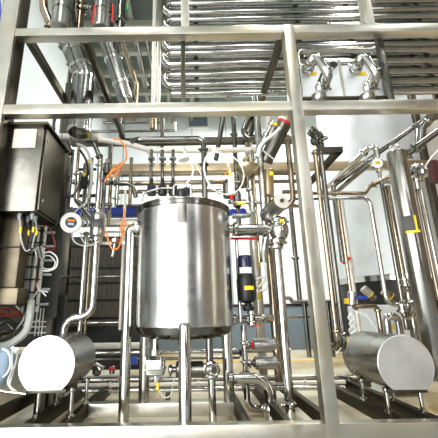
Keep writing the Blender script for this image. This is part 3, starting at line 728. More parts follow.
MB().box(f + ax * .005 + Vector((0, 0, .02)), (.075, .004, .02), Matrix.Rotation(.29, 3, 'Z')).build('orange_readout', 'orange', tr)
MB().box(f + ax * .005 + Vector((0, 0, -.018)), (.06, .004, .024), Matrix.Rotation(.29, 3, 'Z')).build('grey_keys', 'sky', tr)
MB().torus(f - ax * .02, ax, .098, .012).build('bezel', 'white', tr)
nk = MB().cyl(q + Vector((.06, .08, 0)), P(91, 223, SYF), .032).build('neck', 'pipe', tr)
clamp(tr, P(84, 222.5, 3.55), Vector((1, .3, 0)), .034); clamp(tr, P(88, 222.5, 3.57), Vector((1, .3, 0)), .03)
cable('pale cable looping below the round transmitter', [(71, 231, 3.5), (74, 241, 3.5), (82, 245.5, 3.52), (92, 245, 3.55), (101, 240, 3.58)], 1.5, 'hose')
cable('short pale cable looping below the transmitter neck', [(80, 232, 3.52), (83, 241, 3.52), (89, 244, 3.55)], 1.4, 'hose')
cable('pale cable rising from the transmitter to the pipes', [(74, 213, 3.5), (79, 208, 3.52), (86, 203, 3.6)], 1.6, 'hose')
pipe('S-bent pipe running from the flow sensor down behind the left drum', [*route((96.5, 240, SYF), ('v', 317)), ], 6.6, 'pipe', [(0, .02)]) if False else None
pts = route((96.8, 238, SYF), ('v', 317), ('h', 65), ('v', 345))
pipe('S-bent pipe running from the flow sensor down behind the left drum', pts, 6.8, 'pipe', [(0, .03)], bend=1.7)
pipe('leaning slim pipe left of the S-bent pipe', route((86.5, 232, 3.8), ('v', 345)), 4.6, 'pipe', [(0, .02)])
pipe('thin tan pipe between slim pipe and S-bent pipe', route((91, 240, 4.0), ('v', 338)), 2.6, 'pipe_tan')
pipe('thin tan rail left of the big tank feed pipe', route((125.5, 190, 4.1), ('v', 330)), 2.6, 'wrap')
pipe('white horizontal bar below the flow sensor', route((93, 243.5, 3.7), ('h', 126)), 3.2, 'white')
pipe('thin horizontal bar across the slatted panels', route((57, 277, 4.2), ('h', 126)), 2.2, 'pipe_dark')
pipe('lower thin bar across the slatted panels', route((70, 323, 4.3), ('h', 126)), 2, 'pipe')
pts = [P(141, 227, 3.42), P(133, 227, 3.38), *route((130, 233, 3.35), ('v', 424))]
pts = route((140, 228, 3.3), ('h', 130.2), ('v', 425))
pipe('big elbowed feed pipe descending left of the tank', pts, 9.6, 'pipe', [(0, .35)], bend=1.5)
pipe('slim pipe hugging the left side of the tank', route((133.5, 228, 3.75), ('v', 330)), 3.0, 'pipe_tan')
bt = pipe('narrow bar with sample cock across the cluster under the sensor', route((104, 232, 3.8), ('h', 124)), 1.6, 'pipe_dark')
p = P(115, 241, 3.62); v = thing('sample_cock', 'small steel star-handled cock hanging on the white bar', 'valve', p)
MB().lathe(p + Vector((0, .06, 0)), (0, -1, 0), [(.03, 0), (.045, .02), (.045, .06), (.02, .08), (.02, .11), (0, .11)], 10).build('body', 'pipe', v)
MB().cyl(p - Vector((0, 0, .03)), p - Vector((.02, 0, .17)), .016, 10).build('spout', 'pipe', v)
for lab, pp in (('orange cable arching over the left pipe cluster', [(114, 139, 3.6), (120, 140, 3.58), (125, 147, 3.56), (126, 158, 3.56), (121, 166, 3.56), (113, 172, 3.56), (107, 178, 3.58), (105, 182, 3.6)]),
        ('orange cable knot below the arching orange cable', [(121, 163, 3.54), (114, 168, 3.53), (110, 174, 3.53), (115, 176, 3.53), (119, 170, 3.54), (113, 171, 3.52), (107, 177, 3.54)]),
        ('orange cable looping beneath the white bar', [(106, 231, 3.6), (109, 243, 3.58), (113, 249, 3.57), (118, 248, 3.57), (121, 241, 3.58), (122, 232, 3.58), (124, 225, 3.58)]),
        ('orange cable rising past the blue panel edge', [(124, 209, 3.6), (124, 217, 3.58), (121, 226, 3.57), (123, 235, 3.57), (127, 231, 3.58), (127, 224, 3.58), (123, 222, 3.58)])):
    cable(lab, pp, 1.7, 'orange')
tag(MB().lathe(P(127.5, 232, 3.55), (.1, 0, 1), [(.016, 0), (.016, .06)], 10).build('cable_marker', 'yellow'), 'yellow marker on the orange cable beside the feed pipe', 'cable marker')
# slatted dark unit with blue cap
sa, sb = P(56, 250, 5.6), P(150, 345, 5.6)
su = thing('slatted_unit', 'dark ribbed panel stack with a blue top rail behind the left pipes', 'machine', ((sa.x + sb.x) / 2, 5.9, .2))
ztop = P(100, 236, 5.6).z
MB().span((sa.x, 5.65, .2), (sb.x, 6.5, ztop)).build('carcass', 'black', su)
rows = [236, 246, 268, 283, 300, 318, 327]
for a_, b_ in zip(rows, rows[1:]):
    z1, z0 = P(100, a_ + 1.6, 5.6).z, P(100, b_ - 1.0, 5.6).z
    m = MB(); nx = 46; X = [sa.x + (sb.x - sa.x) * k / nx for k in range(nx + 1)]
    poly = [Vector((x, 5.6 + (.018 if k % 2 else 0), z0)) for k, x in enumerate(X)] + [Vector((sb.x, 5.66, z0)), Vector((sa.x, 5.66, z0))]
    m.prism(poly, Vector((0, 0, z1 - z0))).build('ribbed_panel', 'slat', su, sharp=10)
p0, p1 = P(72, 216.5, 5.6), P(140, 208.5, 5.6)
MB().span((sa.x, 5.5, p0.z), (p1.x, 5.75, p1.z), .01).build('top_rail', 'blue', su)
MB().span((sa.x, 5.55, P(90, 226, 5.6).z), (p1.x, 5.7, P(90, 220, 5.6).z), .01).build('lower_rail', 'beam', su)
for x in (sa.x + .05, sb.x - .05): MB().span((x - .04, 5.62, 0), (x + .04, 5.72, p1.z)).build('upright', 'pipe_tan', su)

# ------------------------------------------------------------------ under and beside the tank
for k, (y, d, mat) in enumerate(((380, 4.2, 'pipe'), (385.5, 4, 'wrap'), (391, 4.2, 'pipe'))):
    pipe(['upper of the three low pipes along the rear of the skid', 'middle of the three low pipes along the rear of the skid', 'lowest of the three low pipes along the rear of the skid'][k], route((78, y, 4.4 - .12 * k), ('h', 345 + 70 * (k == 0))), d, mat, [(0, .12), (0, .35 + .1 * k), (0, .62), (0, .8 + .05 * k)])
pipe('white beam-like pipe under the slatted panels', route((92, 346, 5.2), ('h', 150)), 6, 'white')
pipe('long horizontal pipe passing under the tank', route((92, 353, 4.6), ('h', 290)), 4, 'pipe', [(0, .3), (0, .72)])
pipe('dark thin pipe under the long pipe below the tank', route((92, 359.5, 4.5), ('h', 240)), 2.6, 'pipe_dark', [(0, .2)])
p = P(97, 370, 4.0); v = thing('hand_valve', 'small steel hand valve right of the left drum', 'valve', p)
MB().lathe(p - Vector((0, 0, .06)), (0, 0, 1), [(.02, 0), (.045, .02), (.05, .06), (.02, .09), (.02, .13), (0, .13)], 12).build('body', 'pipe_dark', v)
MB().tube([P(90, 367, 3.98), P(96, 364, 3.96), P(104, 368, 3.98)], .018, 8).build('handle', 'pipe', v)
v = thing('red_lever_valve', 'low valve with a red lever beside the feed pipe', 'valve', P(110, 368, 4.0))
MB().bar(P(109, 369.5, 3.98), P(115, 367.5, 3.98), .03, .025, .005).build('lever', 'red', v); MB().cyl(P(112, 374, 4.02), P(112, 366, 4.02), .03).build('body', 'pipe_dark', v)
tag(MB().span(P(131, 357, 4.3), P(137.5, 364, 4.36)).build('motor_box', 'blue'), 'small blue box between the feed pipe and a tank leg', 'box')
# drain valve below the tank
p = P(155.5, 338, 3.35)
dv = thing('drain_valve', 'cube-bodied steel drain valve hanging below the tank', 'valve', P(155.5, 376, 3.35))
MB().lathe(p + Vector((0, 0, .03)), (0, 0, -1), [(.05, 0), (.05, .03), (.03, .04), (.03, .1), (.055, .16), (.055, .175)], 20).build('neck', 'pipe', dv)
a, b = P(146, 359.5, 3.3), P(164.5, 376, 3.3)
MB().span((a.x, 3.28, b.z), (b.x, 3.44, a.z), .025).build('body', 'pipe', dv)
MB().span((a.x - .008, 3.272, b.z + .045), (b.x + .008, 3.45, b.z + .06), .004).build('joint', 'pipe_dark', dv)
for s in (a.x + .03, b.x - .03): MB().cyl((s, 3.3, a.z - .01), (s, 3.3, a.z + .02), .012, 8).build('bolt', 'pipe_dark', dv)
MB().cyl(((a.x + b.x) / 2, 3.36, b.z + .01), ((a.x + b.x) / 2, 3.36, b.z - .06), .02).build('drain_port', 'pipe', dv)
cable('thin black cable looping from drain valve to dark actuator', [(157, 377, 3.3), (158, 388, 3.28), (164, 397, 3.26), (171, 395, 3.26), (173, 385, 3.28), (175, 375, 3.3)], 1.2, 'hose')
tag(MB().lathe(P(157.5, 390, 3.28), (.1, 0, 1), [(.014, 0), (.014, .06)], 10).build('cable_marker', 'yellow'), 'yellow marker on the cable below the drain valve', 'cable marker')
# horizontal actuator with ring clamp and drop pipe
def actuator(label, x0, x1, y, Y, d, mat='pipe', ring=None, name='valve_actuator'):
    a, b = P(x0, y, Y), P(x1, y, Y); b.z = a.z
    t = thing(name, label, 'actuator', a); r = rad(d, a); L = b.x - a.x
    MB().lathe(a, (1, 0, 0), [(r * .8, 0), (r, L * .04), (r, L * .3), (r * .97, L * .31), (r * .97, L * .33), (r, L * .34), (r, L * .95), (r * .8, L)], 24).build('cylinder', mat, t)
    MB().cyl(a - Vector((.07, 0, 0)), a + Vector((.005, 0, 0)), r * .35, 12).build('stem', 'pipe_dark', t)
    clamp(t, a - Vector((.05, 0, 0)), Vector((1, 0, 0)), r * .4)
    if ring: MB().lathe(a - Vector((.02, 0, 0)), (1, 0, 0), [(r * .5, 0), (r * .62, .004), (r * .62, .02), (r * .5, .024)], 16).build('ring', ring, t)
    MB().cyl(b - Vector((.002, 0, 0)), b + Vector((.03, 0, 0)), r * .3, 10).build('end_port', 'pipe', t)
    return t
actuator('dark-banded horizontal actuator behind the front tank leg', 176, 204, 369.5, 3.4, 16, 'pipe_dark')
pc = P(211, 369, 3.35)
rp = pipe('drop pipe ending in a ring clamp between the tank legs', route((209.3, 338, 3.4), ('v', 368)), 7, 'pipe_dark')
rp = pipe('short leg-like pipe below the ring clamp', route((211.5, 372, 3.3), ('v', 424)), 7.6, 'pipe', [(0, .08)])
rc = thing('ring_clamp', 'round ring clamp facing forward between tank legs', 'clamp', pc)
MB().torus(pc + Vector((0, -.05, 0)), (0, 1, .2), .062, .018).build('ring', 'pipe', rc)
MB().lathe(pc + Vector((0, .05, 0)), (0, -1, 0), [(.05, 0), (.055, .1), (.03, .115), (0, .12)], 20).build('core', 'pipe_dark', rc)
actuator('upper silver horizontal actuator right of the tank', 253, 275, 345, 3.9, 12.5, 'tank', 'red')
actuator('lower silver horizontal actuator right of the tank', 254.5, 277, 363, 3.9, 12.5, 'tank', 'pipe_dark')
pipe('upright pipe carrying the two silver actuators, elbowed at its foot', route((243.3, 325, 3.9), ('v', 409), ('h', 264)), 5.8, 'pipe', [(0, .22), (0, .45), (0, .58), (1, .9)])
pipe('elbowed pipe bending down to the skid beam right of the tank', route((229, 378.5, 3.5), ('h', 268.5), ('v', 426)), 10.4, 'pipe', [(1, .62), (0, .03)], bend=1.5)
pipe('dark bar behind the right tank leg with small valve', route((232, 352, 4.2), ('h', 246)), 5, 'pipe_dark', [(0, .6)])
u = route((231, 319, 3.7), ('h', 264)); u = u + [u[-1] + Vector((.09, .08, 0)), u[-1] + Vector((.02, .3, 0))]
pipe('horizontal pipe leaving the tank side below the black filter', u, 8.6, 'pipe', [(0, .1), (0, .62)], bend=.9)
v = thing('butterfly_valve', 'small clamp valve on the pipe below the black filter', 'valve', P(252, 325, 3.66))
MB().lathe(P(252, 327, 3.66), (0, 0, 1), [(.03, 0), (.05, .02), (.05, .05), (.03, .06), (.03, .12), (.045, .13), (.045, .16), (0, .16)], 16).build('body', 'pipe', v)
MB().span(P(254, 326, 3.6), P(260, 324.5, 3.63)).build('lever', 'red', v)
# tall filter bottle
FY = 3.45
fp = P(247, 300, FY); zf_ = lambda y: P(247, y, FY).z
fl = thing('filter_housing', 'black filter bottle with a navy clear cap and yellow label', 'filter', (fp.x, FY, zf_(311)))
rr = rad(19.5, fp)
MB().lathe((fp.x, FY, zf_(301)), (0, 0, 1), [(rr * .45, -.02), (rr * .86, 0), (rr * .95, .03), (rr, .2), (rr * .93, zf_(278) - zf_(301)), (rr * .78, zf_(272) - zf_(301))], 32).build('bowl', 'black', fl)
MB().lathe((fp.x, FY, zf_(276)), (0, 0, 1), [(rr * .74, 0), (rr * .8, .01), (rr * .8, zf_(257) - zf_(276) - .02), (rr * .72, zf_(256) - zf_(276)), (0, zf_(256) - zf_(276))], 28).build('cap', 'navycap', fl)
def wrapl(z0, z1, ang, half, rad_, mat, nm):
    m = MB(); n = 6; A = []
    for k in range(n + 1):
        th = ang - half + 2 * half * k / n
        A.append((m.bm.verts.new((fp.x + rad_ * math.sin(th), FY - rad_ * math.cos(th), z0)), m.bm.verts.new((fp.x + rad_ * math.sin(th), FY - rad_ * math.cos(th), z1)),
                  m.bm.verts.new((fp.x + (rad_ - .01) * math.sin(th), FY - (rad_ - .01) * math.cos(th), z0)), m.bm.verts.new((fp.x + (rad_ - .01) * math.sin(th), FY - (rad_ - .01) * math.cos(th), z1))))
    for p, q in zip(A, A[1:]):
        m.bm.faces.new((p[0], q[0], q[1], p[1])); m.bm.faces.new((p[2], p[3], q[3], q[2])); m.bm.faces.new((p[1], q[1], q[3], p[3])); m.bm.faces.new((p[0], p[2], q[2], q[0]))
    m.bm.faces.new((A[0][0], A[0][1], A[0][3], A[0][2])); m.bm.faces.new((A[-1][0], A[-1][2], A[-1][3], A[-1][1]))
    return m.build(nm, mat, fl)
wrapl(zf_(274.5), zf_(268), -.1, .85, rr * .83, 'white', 'white_label')
wrapl(zf_(290.5), zf_(286.5), .15, .5, rr * 1.02, 'yellow', 'yellow_label')
MB().lathe((fp.x + .01, FY, zf_(311)), (0, 0, 1), [(.05, 0), (.06, .02), (.06, .04), (.035, .05), (.035, .08), (.05, .1)], 16).build('drain_neck', 'black', fl)
pipe('slim pale pipe behind the filter beside the tank', route((236.5, 240, 3.55), ('v', 322)), 3.6, 'pipe')
tag(MB().tube([P(238.5, 277, 3.5), P(239, 297, 3.5)], .013, 8).build('tube_mark', 'blue'), 'blue tube beside the black filter bottle', 'tube')
cable('clear hose curving from the filter up the conduit', [(255, 288, 3.45), (262, 284, 3.45), (266, 276, 3.46), (264, 262, 3.48), (262, 246, 3.5)], 2.6, 'hose', 'hose', 'hose')
cable('second clear hose looping beside the filter label', [(256, 280, 3.44), (262, 277, 3.44), (267, 281, 3.44), (266, 289, 3.44), (259, 291, 3.44)], 2.0, 'hose', 'hose', 'hose')
for k, (x, y) in enumerate(((258.5, 262), (260, 285), (259.5, 296))):
    a, b = P(x - 1.6, y - 3, 4.6), P(x + 1.6, y + 3, 4.6)
    tag(MB().span((a.x, 4.6, b.z), (b.x, 4.62, a.z)).build('label_plate', 'yellow'), ['upper yellow label on the pale column behind the filter', 'middle yellow label on the pale column behind the filter', 'lowest yellow label on the pale column behind the filter'][k], 'label')
pc = pipe('broad pale column pipe behind the black filter', route((254, 240, 4.7), ('v', 318)), 10, 'beam')

# ------------------------------------------------------------------ right of the tank: conduit, valves, sensor
cn = pipe('tall silver conduit tied with cable ties right of the tank', route((255.5, 96, 3.62), ('v', 238), (263, 262, 3.7)), 6.4, 'pipe', bend=.6)
for y in (140, 152, 165, 180, 195, 207, 222):
    p = route((255.5, 96, 3.62), ('v', y))[1]; r = rad(6.4, p)
    MB().lathe(p - Vector((0, 0, .012)), (0, 0, 1), [(r, 0), (r * 1.08, .003), (r * 1.08, .018), (r, .022)], 14).build('cable_tie', 'grey', cn)
pipe('slim pipe running down the left side of the silver conduit', route((252, 150, 3.66), ('v', 262)), 2.6, 'pipe_tan')
pipe('dark upright pipe left of the conduit', route((233, 112, 4.2), ('v', 236)), 4.6, 'pipe_dark', [(0, .2), (0, .34), (0, .7)])
pipe('second dull upright pipe under the middle beam', [P(224, 112, 4.4), P(216, 160, 4.4)], 5, 'pipe_dark')
pipe('dull cranked pipe between upright and conduit', [P(252, 113, 4.4), P(243, 132, 4.4), P(249, 138, 4.4), P(262, 138, 4.4)], 6.5, 'pipe_dark', bend=1)
pipe('pale upright pipe left of the diagonal actuator', route((267, 112, 4.5), ('v', 150)), 5, 'wrap')
hw = P(246.5, 168, 3.6)
ha = thing('diaphragm_valve', 'hat-shaped diaphragm valve left of the silver conduit', 'valve', P(249, 196, 3.7))
MB().lathe(hw - Vector((0, 0, .05)), (0, 0, 1), [(.02, -.05), (.06, -.03), (.12, .02), (.135, .05), (.135, .065), (.06, .085), (.03, .1), (.03, .13), (.045, .14), (.04, .17), (0, .18)], 28).build('dome', 'tanbeam', ha)
MB().tube(route((249.2, 171, 3.7), ('v', 206)), .028, 12).build('stem', 'pipe', ha)
clamp(ha, P(249.4, 190, 3.7), (0, 0, 1), .03)
br = P(267.5, 184, 3.75)
bv = thing('bronze_actuator', 'upright tan valve actuator with a yellow tag right of the conduit', 'actuator', P(268, 200, 3.75))
r = rad(13, br)
MB().cyl(P(267.5, 197, 3.75), P(267.2, 170, 3.75), r, 24).build('cylinder', 'tanbeam', bv)
MB().cyl(P(267.8, 206, 3.75), P(267.5, 195, 3.75), r * .5, 16).build('stem', 'pipe_tan', bv)
a = P(269.5, 171.5, 3.62); MB().span((a.x, 3.615, a.z - .045), (a.x + .04, 3.66, a.z)).build('tag', 'yellow', bv)
se = thing('level_probe', 'white cylindrical probe on a hose above the tank edge', 'probe', P(231.5, 196, 3.5))
MB().cyl(P(231.7, 195, 3.5), P(231.2, 178, 3.5), rad(7, P(231, 185, 3.5)), 20).build('body', 'white', se)
MB().cyl(P(231.9, 199, 3.5), P(231.7, 195, 3.5), rad(4, P(231, 185, 3.5)), 14).build('red_collar', 'red', se)
MB().cyl(P(230, 171, 3.5), P(231.2, 178.5, 3.5), .02, 10).build('plug', 'yellow', se)
cable('white hose arching from the probe over the tank lid', [(231, 178, 3.5), (229, 166, 3.48), (224, 156, 3.47), (216, 152, 3.46), (208, 155, 3.45), (204, 166, 3.44), (207, 180, 3.43), (214, 190, 3.42)], 1.9, 'white', 'hose', 'hose')
cable('thin white hose looping right of the probe', [(214, 190, 3.42), (224, 194, 3.4), (234, 193, 3.4), (241, 186, 3.42), (244, 176, 3.44), (240, 164, 3.46), (230, 154, 3.48)], 1.1, 'white', 'hose', 'hose')
cable('white cable running from the manifold to the tank lid', [(183, 151, 3.7), (190, 158, 3.68), (193, 168, 3.66), (192, 176, 3.65), (186, 184, 3.64)], 1.8, 'white')
cable('second white cable crossing to the lid pipe', [(188, 156, 3.68), (196, 165, 3.66), (204, 180, 3.6), (207, 189, 3.58)], 1.2, 'white')
fn = thing('manifold_cap', 'white conical cap on the header above the tank', 'cap', P(184, 158, 3.7))
MB().lathe(P(184.5, 160, 3.72), (-.2, 0, 1), [(.07, 0), (.075, .01), (.05, .05), (.03, .07), (0, .075)], 16).build('cone', 'white', fn)
cable('thin orange wire curling beside the probe', [(221, 150, 3.45), (229, 155, 3.45), (230, 165, 3.45), (224, 176, 3.45), (222, 182, 3.45)], .8, 'orange')
# diagonal actuator with cage
a, b = P(285, 122, 3.5), P(265, 162, 3.7)
da = thing('diagonal_actuator', 'large diagonal actuator with a red ring under the middle beam', 'actuator', b)
r = rad(14.5, a)
MB().cyl(a, b, r, 26).build('cylinder', 'cab', da)
dd = (b - a).normalized()
MB().lathe(a - dd * .012, dd, [(r * .9, 0), (r * 1.05, .003), (r * 1.05, .03), (r * .9, .032)], 26).build('ring', 'red', da)
MB().lathe(a - dd * .11, dd, [(0, 0), (r * .5, .005), (r * .95, .06), (r * .98, .1)], 26).build('end_cap', 'beam', da)
off = P(274, 119, 3.4) - P(285, 123, 3.4)
for k in range(4):
    s = a + dd * (.08 + .13 * k) + off * 1.0
    MB().lathe(s - dd * .03, dd, [(r * .3, 0), (r * .48, .01), (r * .48, .04), (r * .3, .05)], 14).build('pilot_valve', 'pipe', da)
MB().cyl(a + off + dd * .03, a + off + dd * .55, r * .26, 12).build('cage_rod', 'pipe', da)
MB().cyl(a + off * .5 + dd * .03, a + off * .5 + dd * .6, r * .12, 8).build('cage_rod', 'white', da)
p = P(275, 124, 3.36); MB().box(p, (.05, .02, .03), Matrix.Rotation(.5, 3, 'Y')).build('tag', 'yellow', da)
cable('white hose bending from the diagonal actuator to the conduit', [(280, 128, 3.4), (274, 134, 3.4), (266, 140, 3.4), (260, 147, 3.38), (258, 156, 3.36)], 3.6, 'white', 'hose', 'hose')
cable('thin clear tube slanting under the diagonal actuator', [(262, 150, 3.4), (270, 156, 3.4), (278, 163, 3.4)], 1.5, 'hose', 'tube', 'tube')
# down pipe with hook, right of it
pipe('tan pipe hooking round below the middle beam to the round actuator', route((287, 136, 3.55), ('v', 203), (281, 209, 3.6)), 5.4, 'pipe_tan', [(0, .06)], bend=2.2)
# round faced actuator
c = P(281.5, 201, 3.2); ax = Vector((.28, -.9, .22)).normalized()
ra = thing('round_actuator', 'cylindrical actuator showing a round beige end with central bolt', 'actuator', c)
r = rad(17, c)
MB().lathe(c - ax * .33, ax, [(r * .7, 0), (r * .98, .02), (r, .04), (r, .322), (r * .97, .328), (0, .328)], 36).build('cylinder', 'drum', ra)
MB().lathe(c - ax * .003, ax, [(r * .97, -.002), (r * .97, .004), (0, .004)], 36).build('end_disc', 'wrap', ra)
MB().lathe(c - ax * .002, ax, [(r * .24, 0), (r * .24, .02), (r * .14, .03), (0, .03)], 16).build('centre_bolt', 'dark', ra)
MB().cyl(P(277, 224, 3.42), c - ax * .3, r * .3, 14).build('stem', 'pipe', ra)
vb = thing('ball_valve', 'ball-shaped valve body with clamps under the round actuator', 'valve', P(278, 245, 3.45))
bc = P(279, 230, 3.45)
MB().lathe(bc - Vector((0, 0, .11)), (0, 0, 1), [(.04, 0), (.075, .02), (.095, .07), (.1, .11), (.095, .15), (.07, .19), (.05, .22)], 24).build('body', 'pipe', vb)
clamp(vb, P(278.2, 221, 3.45), (0, 0, 1), .06); clamp(vb, P(277.2, 242, 3.45), (0, 0, 1), .055)
tag(MB().span(P(280.5, 219, 3.34), P(283.5, 222.5, 3.37)).build('valve_tag', 'yellow'), 'yellow tag on the valve below the round actuator', 'tag')
pipe('large horizontal pipe from the tank to the ball-shaped valve', route((227, 229, 3.45), ('h', 276)), 9.0, 'pipe', [(0, .17)])
pipe('thin dark pipe under the large horizontal pipe', route((232, 234, 3.7), ('h', 262)), 4, 'pipe_dark')
pipe('tall slanting-looking down pipe from the ball-shaped valve to the skid', route((276.5, 244, 3.45), ('v', 425)), 8.6, 'pipe', [(0, .02), (0, .9)])
pipe('tan down pipe beside the valve down pipe', route((268.5, 244, 4.1), ('v', 382)), 7.0, 'pipe_tan')
tag(MB().tube([P(231, 238.5, 3.6), P(258, 238.5, 3.6)], rad(2.6, P(240, 238, 3.6)), 8).build('red_bar', 'red'), 'red bar below the large horizontal pipe', 'bar')
up = route((252, 196, 3.42), ('v', 216), ('h', 232))
pipe('U-shaped pipe dipping beside the conduit above the large pipe', up, 5.2, 'pipe', bend=1.8)
pipe('horizontal pipe over the blue valve caps', route((228, 203, 3.6), ('h', 262)), 3.4, 'pipe')
for k, (x, y) in enumerate(((233, 212), (243, 211.5))):
    p = P(x, y, 3.75)
    tag(MB().lathe(p + Vector((0, .06, 0)), (0, -1, 0), [(.04, 0), (.045, .01), (.045, .06), (.02, .08), (0, .08)], 8).build('handwheel_valve', 'blue'), ['blue valve cap nearest the tank rim', 'blue valve cap nearest the conduit'][k], 'cap')
tag(MB().span(P(237.5, 202, 3.5), P(245, 205, 3.53)).build('label_plate', 'yellow'), 'yellow label above the blue valve caps', 'label')
for k, (x, y, Y, mt) in enumerate(((237, 199, 3.85, 'pipe_dark'), (243, 180, 3.95, 'pipe_tan'), (227, 190, 3.8, 'pipe_dark'))):
    p = P(x, y, Y); t = thing('pilot_valve', ['dull pilot valve behind the white probe', 'tan pilot valve under the hat-shaped valve', 'dull pilot valve left of the probe'][k], 'valve', p)
    MB().cyl(p - Vector((0, 0, .1)), p + Vector((0, 0, .08)), .05, 16).build('body', mt, t); MB().cyl(p + Vector((0, 0, .08)), p + Vector((0, 0, .13)), .028, 12).build('cap', 'black', t)
    MB().cyl(p + Vector((-.11, 0, -.03)), p + Vector((.11, 0, -.03)), .025, 10).build('port', 'pipe', t)
for k, (y, x0, x1) in enumerate(((174, 240, 300), (182, 236, 300), (192, 282, 300), (206, 284, 302))):
    pipe(['rear horizontal pipe behind the tan actuator, upper', 'rear horizontal pipe behind the tan actuator, lower', 'short rear pipe left of the frame post, upper', 'short rear pipe left of the frame post, lower'][k], route((x0, y, 4.9), ('h', x1)), 4.2, 'pipe_tan')
pipe('slim slanting wall pipe left of the frame post', route((290, 200, 5.5), ('v', 300)), 4.6, 'pipe_dark', [(0, .6)])
rl = thing('guard_rail', 'low tubular guard rail by the back wall left of the frame post', 'guard rail', P(304, 345, 9.0))
m = route((286, 315, 9.0), ('h', 292)); 
MB().tube(arc_path(route((284, 298, 8.6), ('h', 291), ('v', 302), ('h', 330)), .08), .045, 10).build('top_tube', 'pipe_dark', rl)
MB().tube(route((286, 317, 8.6), ('h', 330)), .04, 10).build('middle_tube', 'pipe_dark', rl)
for x in (304, 327): 
    q = route((x, 302, 8.6), ('z', 0.0)); MB().tube(q, .055, 10).build('upright', 'pipe_dark', rl)

# ------------------------------------------------------------------ silo at the right
SIY = 7.0
top = P(371, 110, SIY); SR = 51.5 / F * dep(top)
zs = P(400, 284, SIY).z
silo = thing('silo', 'huge pale cylindrical silo rising behind the right pipes', 'silo', (top.x, SIY, 0))
MB().lathe((top.x, SIY, zs + .08), (0, 0, 1), [(SR, 0), (SR, CEIL - zs - .12)], 90).build('shell', 'silo', silo)
MB().lathe((top.x, SIY, zs), (0, 0, 1), [(SR * .97, -.02), (SR * 1.012, 0), (SR * 1.012, .1), (SR, .11)], 90).build('base_ring', 'pipe', silo)
MB().lathe((top.x, SIY, 0), (0, 0, 1), [(SR * .98, 0), (SR * .98, zs - .01)], 60).build('skirt', 'black', silo)  # black cylinder stands in for the shadow beneath the raised silo
mr = MB()
pl = thing('steel_column', 'pale upright steel column beside the silo edge', 'column', (P(425, 145, 5.6).x, 5.6, 0))
x = P(424, 145, 5.6).x
MB().span((x - .05, 5.6, 0), (x + .05, 5.7, 7.0), .01).build('shaft', 'rail', pl)

# ------------------------------------------------------------------ right group
for k, (px, Y, d, mat, y0, y1) in enumerate(((314.5, 3.2, 4.6, 'pipe_tan', 130, 420), (320, 3.3, 5.0, 'pipe_dark', 138, 424))):
    o = pipe(['tan pipe running down behind the right frame post', 'dull pipe running down behind the right frame post'][k], route((px, 150, Y), ('v', 347 + 3 * k), ('d', 3.55)), d, mat, [(0, .02), (0, .93)])
    v = thing('pipe_valve', ['knobbed valve on the tan pipe near the frame post', 'knobbed valve on the dull pipe near the frame post'][k], 'valve', P(px - 1, 136, Y))
    p = P(px - .5, 137 + 4 * k, Y)
    MB().lathe(p - Vector((0, 0, .09)), (0, 0, 1), [(.025, 0), (.042, .02), (.042, .06), (.03, .08), (.03, .11), (.048, .13), (.048, .17), (.025, .2), (0, .21)], 16).build('body', 'pipe_dark', v)
    MB().cyl(p, p + Vector((.07 * (1 if k else -1), -.05, .02)), .022, 10).build('port', 'pipe_dark', v)
pipe('pale upright pipe with a red-handled valve', route((334, 203, 3.7), ('v', 345)), 4.0, 'wrap', [(0, .6)]) if False else None
pipe('thin rail at mid height behind the right post', route((296, 199, 3.9), ('h', 325)), 3, 'pipe_dark')
lp_ = [P(300, 193, 4.0), P(365, 193.5, 4.0), P(369, 187, 4.0), P(384, 179, 4.0), P(392, 176, 4.0)]
pipe('pipe running level then rising to the gauge beside the tall filter pipe', lp_, 4.0, 'pipe_tan', [(2, .3)], bend=1)
pipe('long pipe bent square and dropping to the valve cluster', route((322, 198.5, 3.9), ('h', 369.5), ('v', 305), ('h', 405)), 4.0, 'pipe', [(2, .85)], bend=2)
pipe('upright pipe dropping from the square-bent pipe', route((338, 199, 3.9), ('v', 300)), 3.2, 'pipe_tan')
rv = pipe('pale upright pipe with red knobs before the silo', route((341, 200, 4.3), ('v', 352)), 4.4, 'wrap', [(0, .42), (0, .48)])
for x, y in ((343.5, 263), (348.5, 259)):
    MB().lathe(P(x, y, 4.2), (0, -1, .2), [(.016, 0), (.02, .006), (.02, .03), (0, .035)], 12).build('knob', 'red', rv)
for k, (x0, y0, x1, y1) in enumerate(((322, 192, 373, 146), (333, 195, 376, 158))):
    pipe(['upper slanting pipe leading to the gauge elbow', 'lower slanting pipe leading to the gauge elbow'][k], [P(x0, y0, 5.4), P(x1, y1, 4.2)] if k else [P(x0, y0, 5.4), P(x1 - 3, y1 + 1, 4.1), P(x1 + 3, y1 + 2, 4.1), P(x1 + 5, y1 + 18, 4.1)], 4.2, 'pipe_dark' if k else 'pipe', [(0, .9)], bend=1)
pipe('long sloping pipe rising to the upper right', [P(343, 262, 5.0), solve(P(343, 262, 5.0), 2, 186, 1), P(440, 108, 4.6)], 5.0, 'pipe_dark', [(1, .76)], bend=1.4)
pipe('broad sloping pipe at the right edge', [P(396, 162, 4.5), P(450, 122, 4.3)], 7, 'pipe_dark', [(0, .2), (0, .35)])
duct('crumpled foil elbow at the right edge', [P(420, 148, 4.6), P(421, 128, 4.6), P(432, 117, 4.6), P(455, 108, 4.6)], 9, 'foil', ((1, .5),))
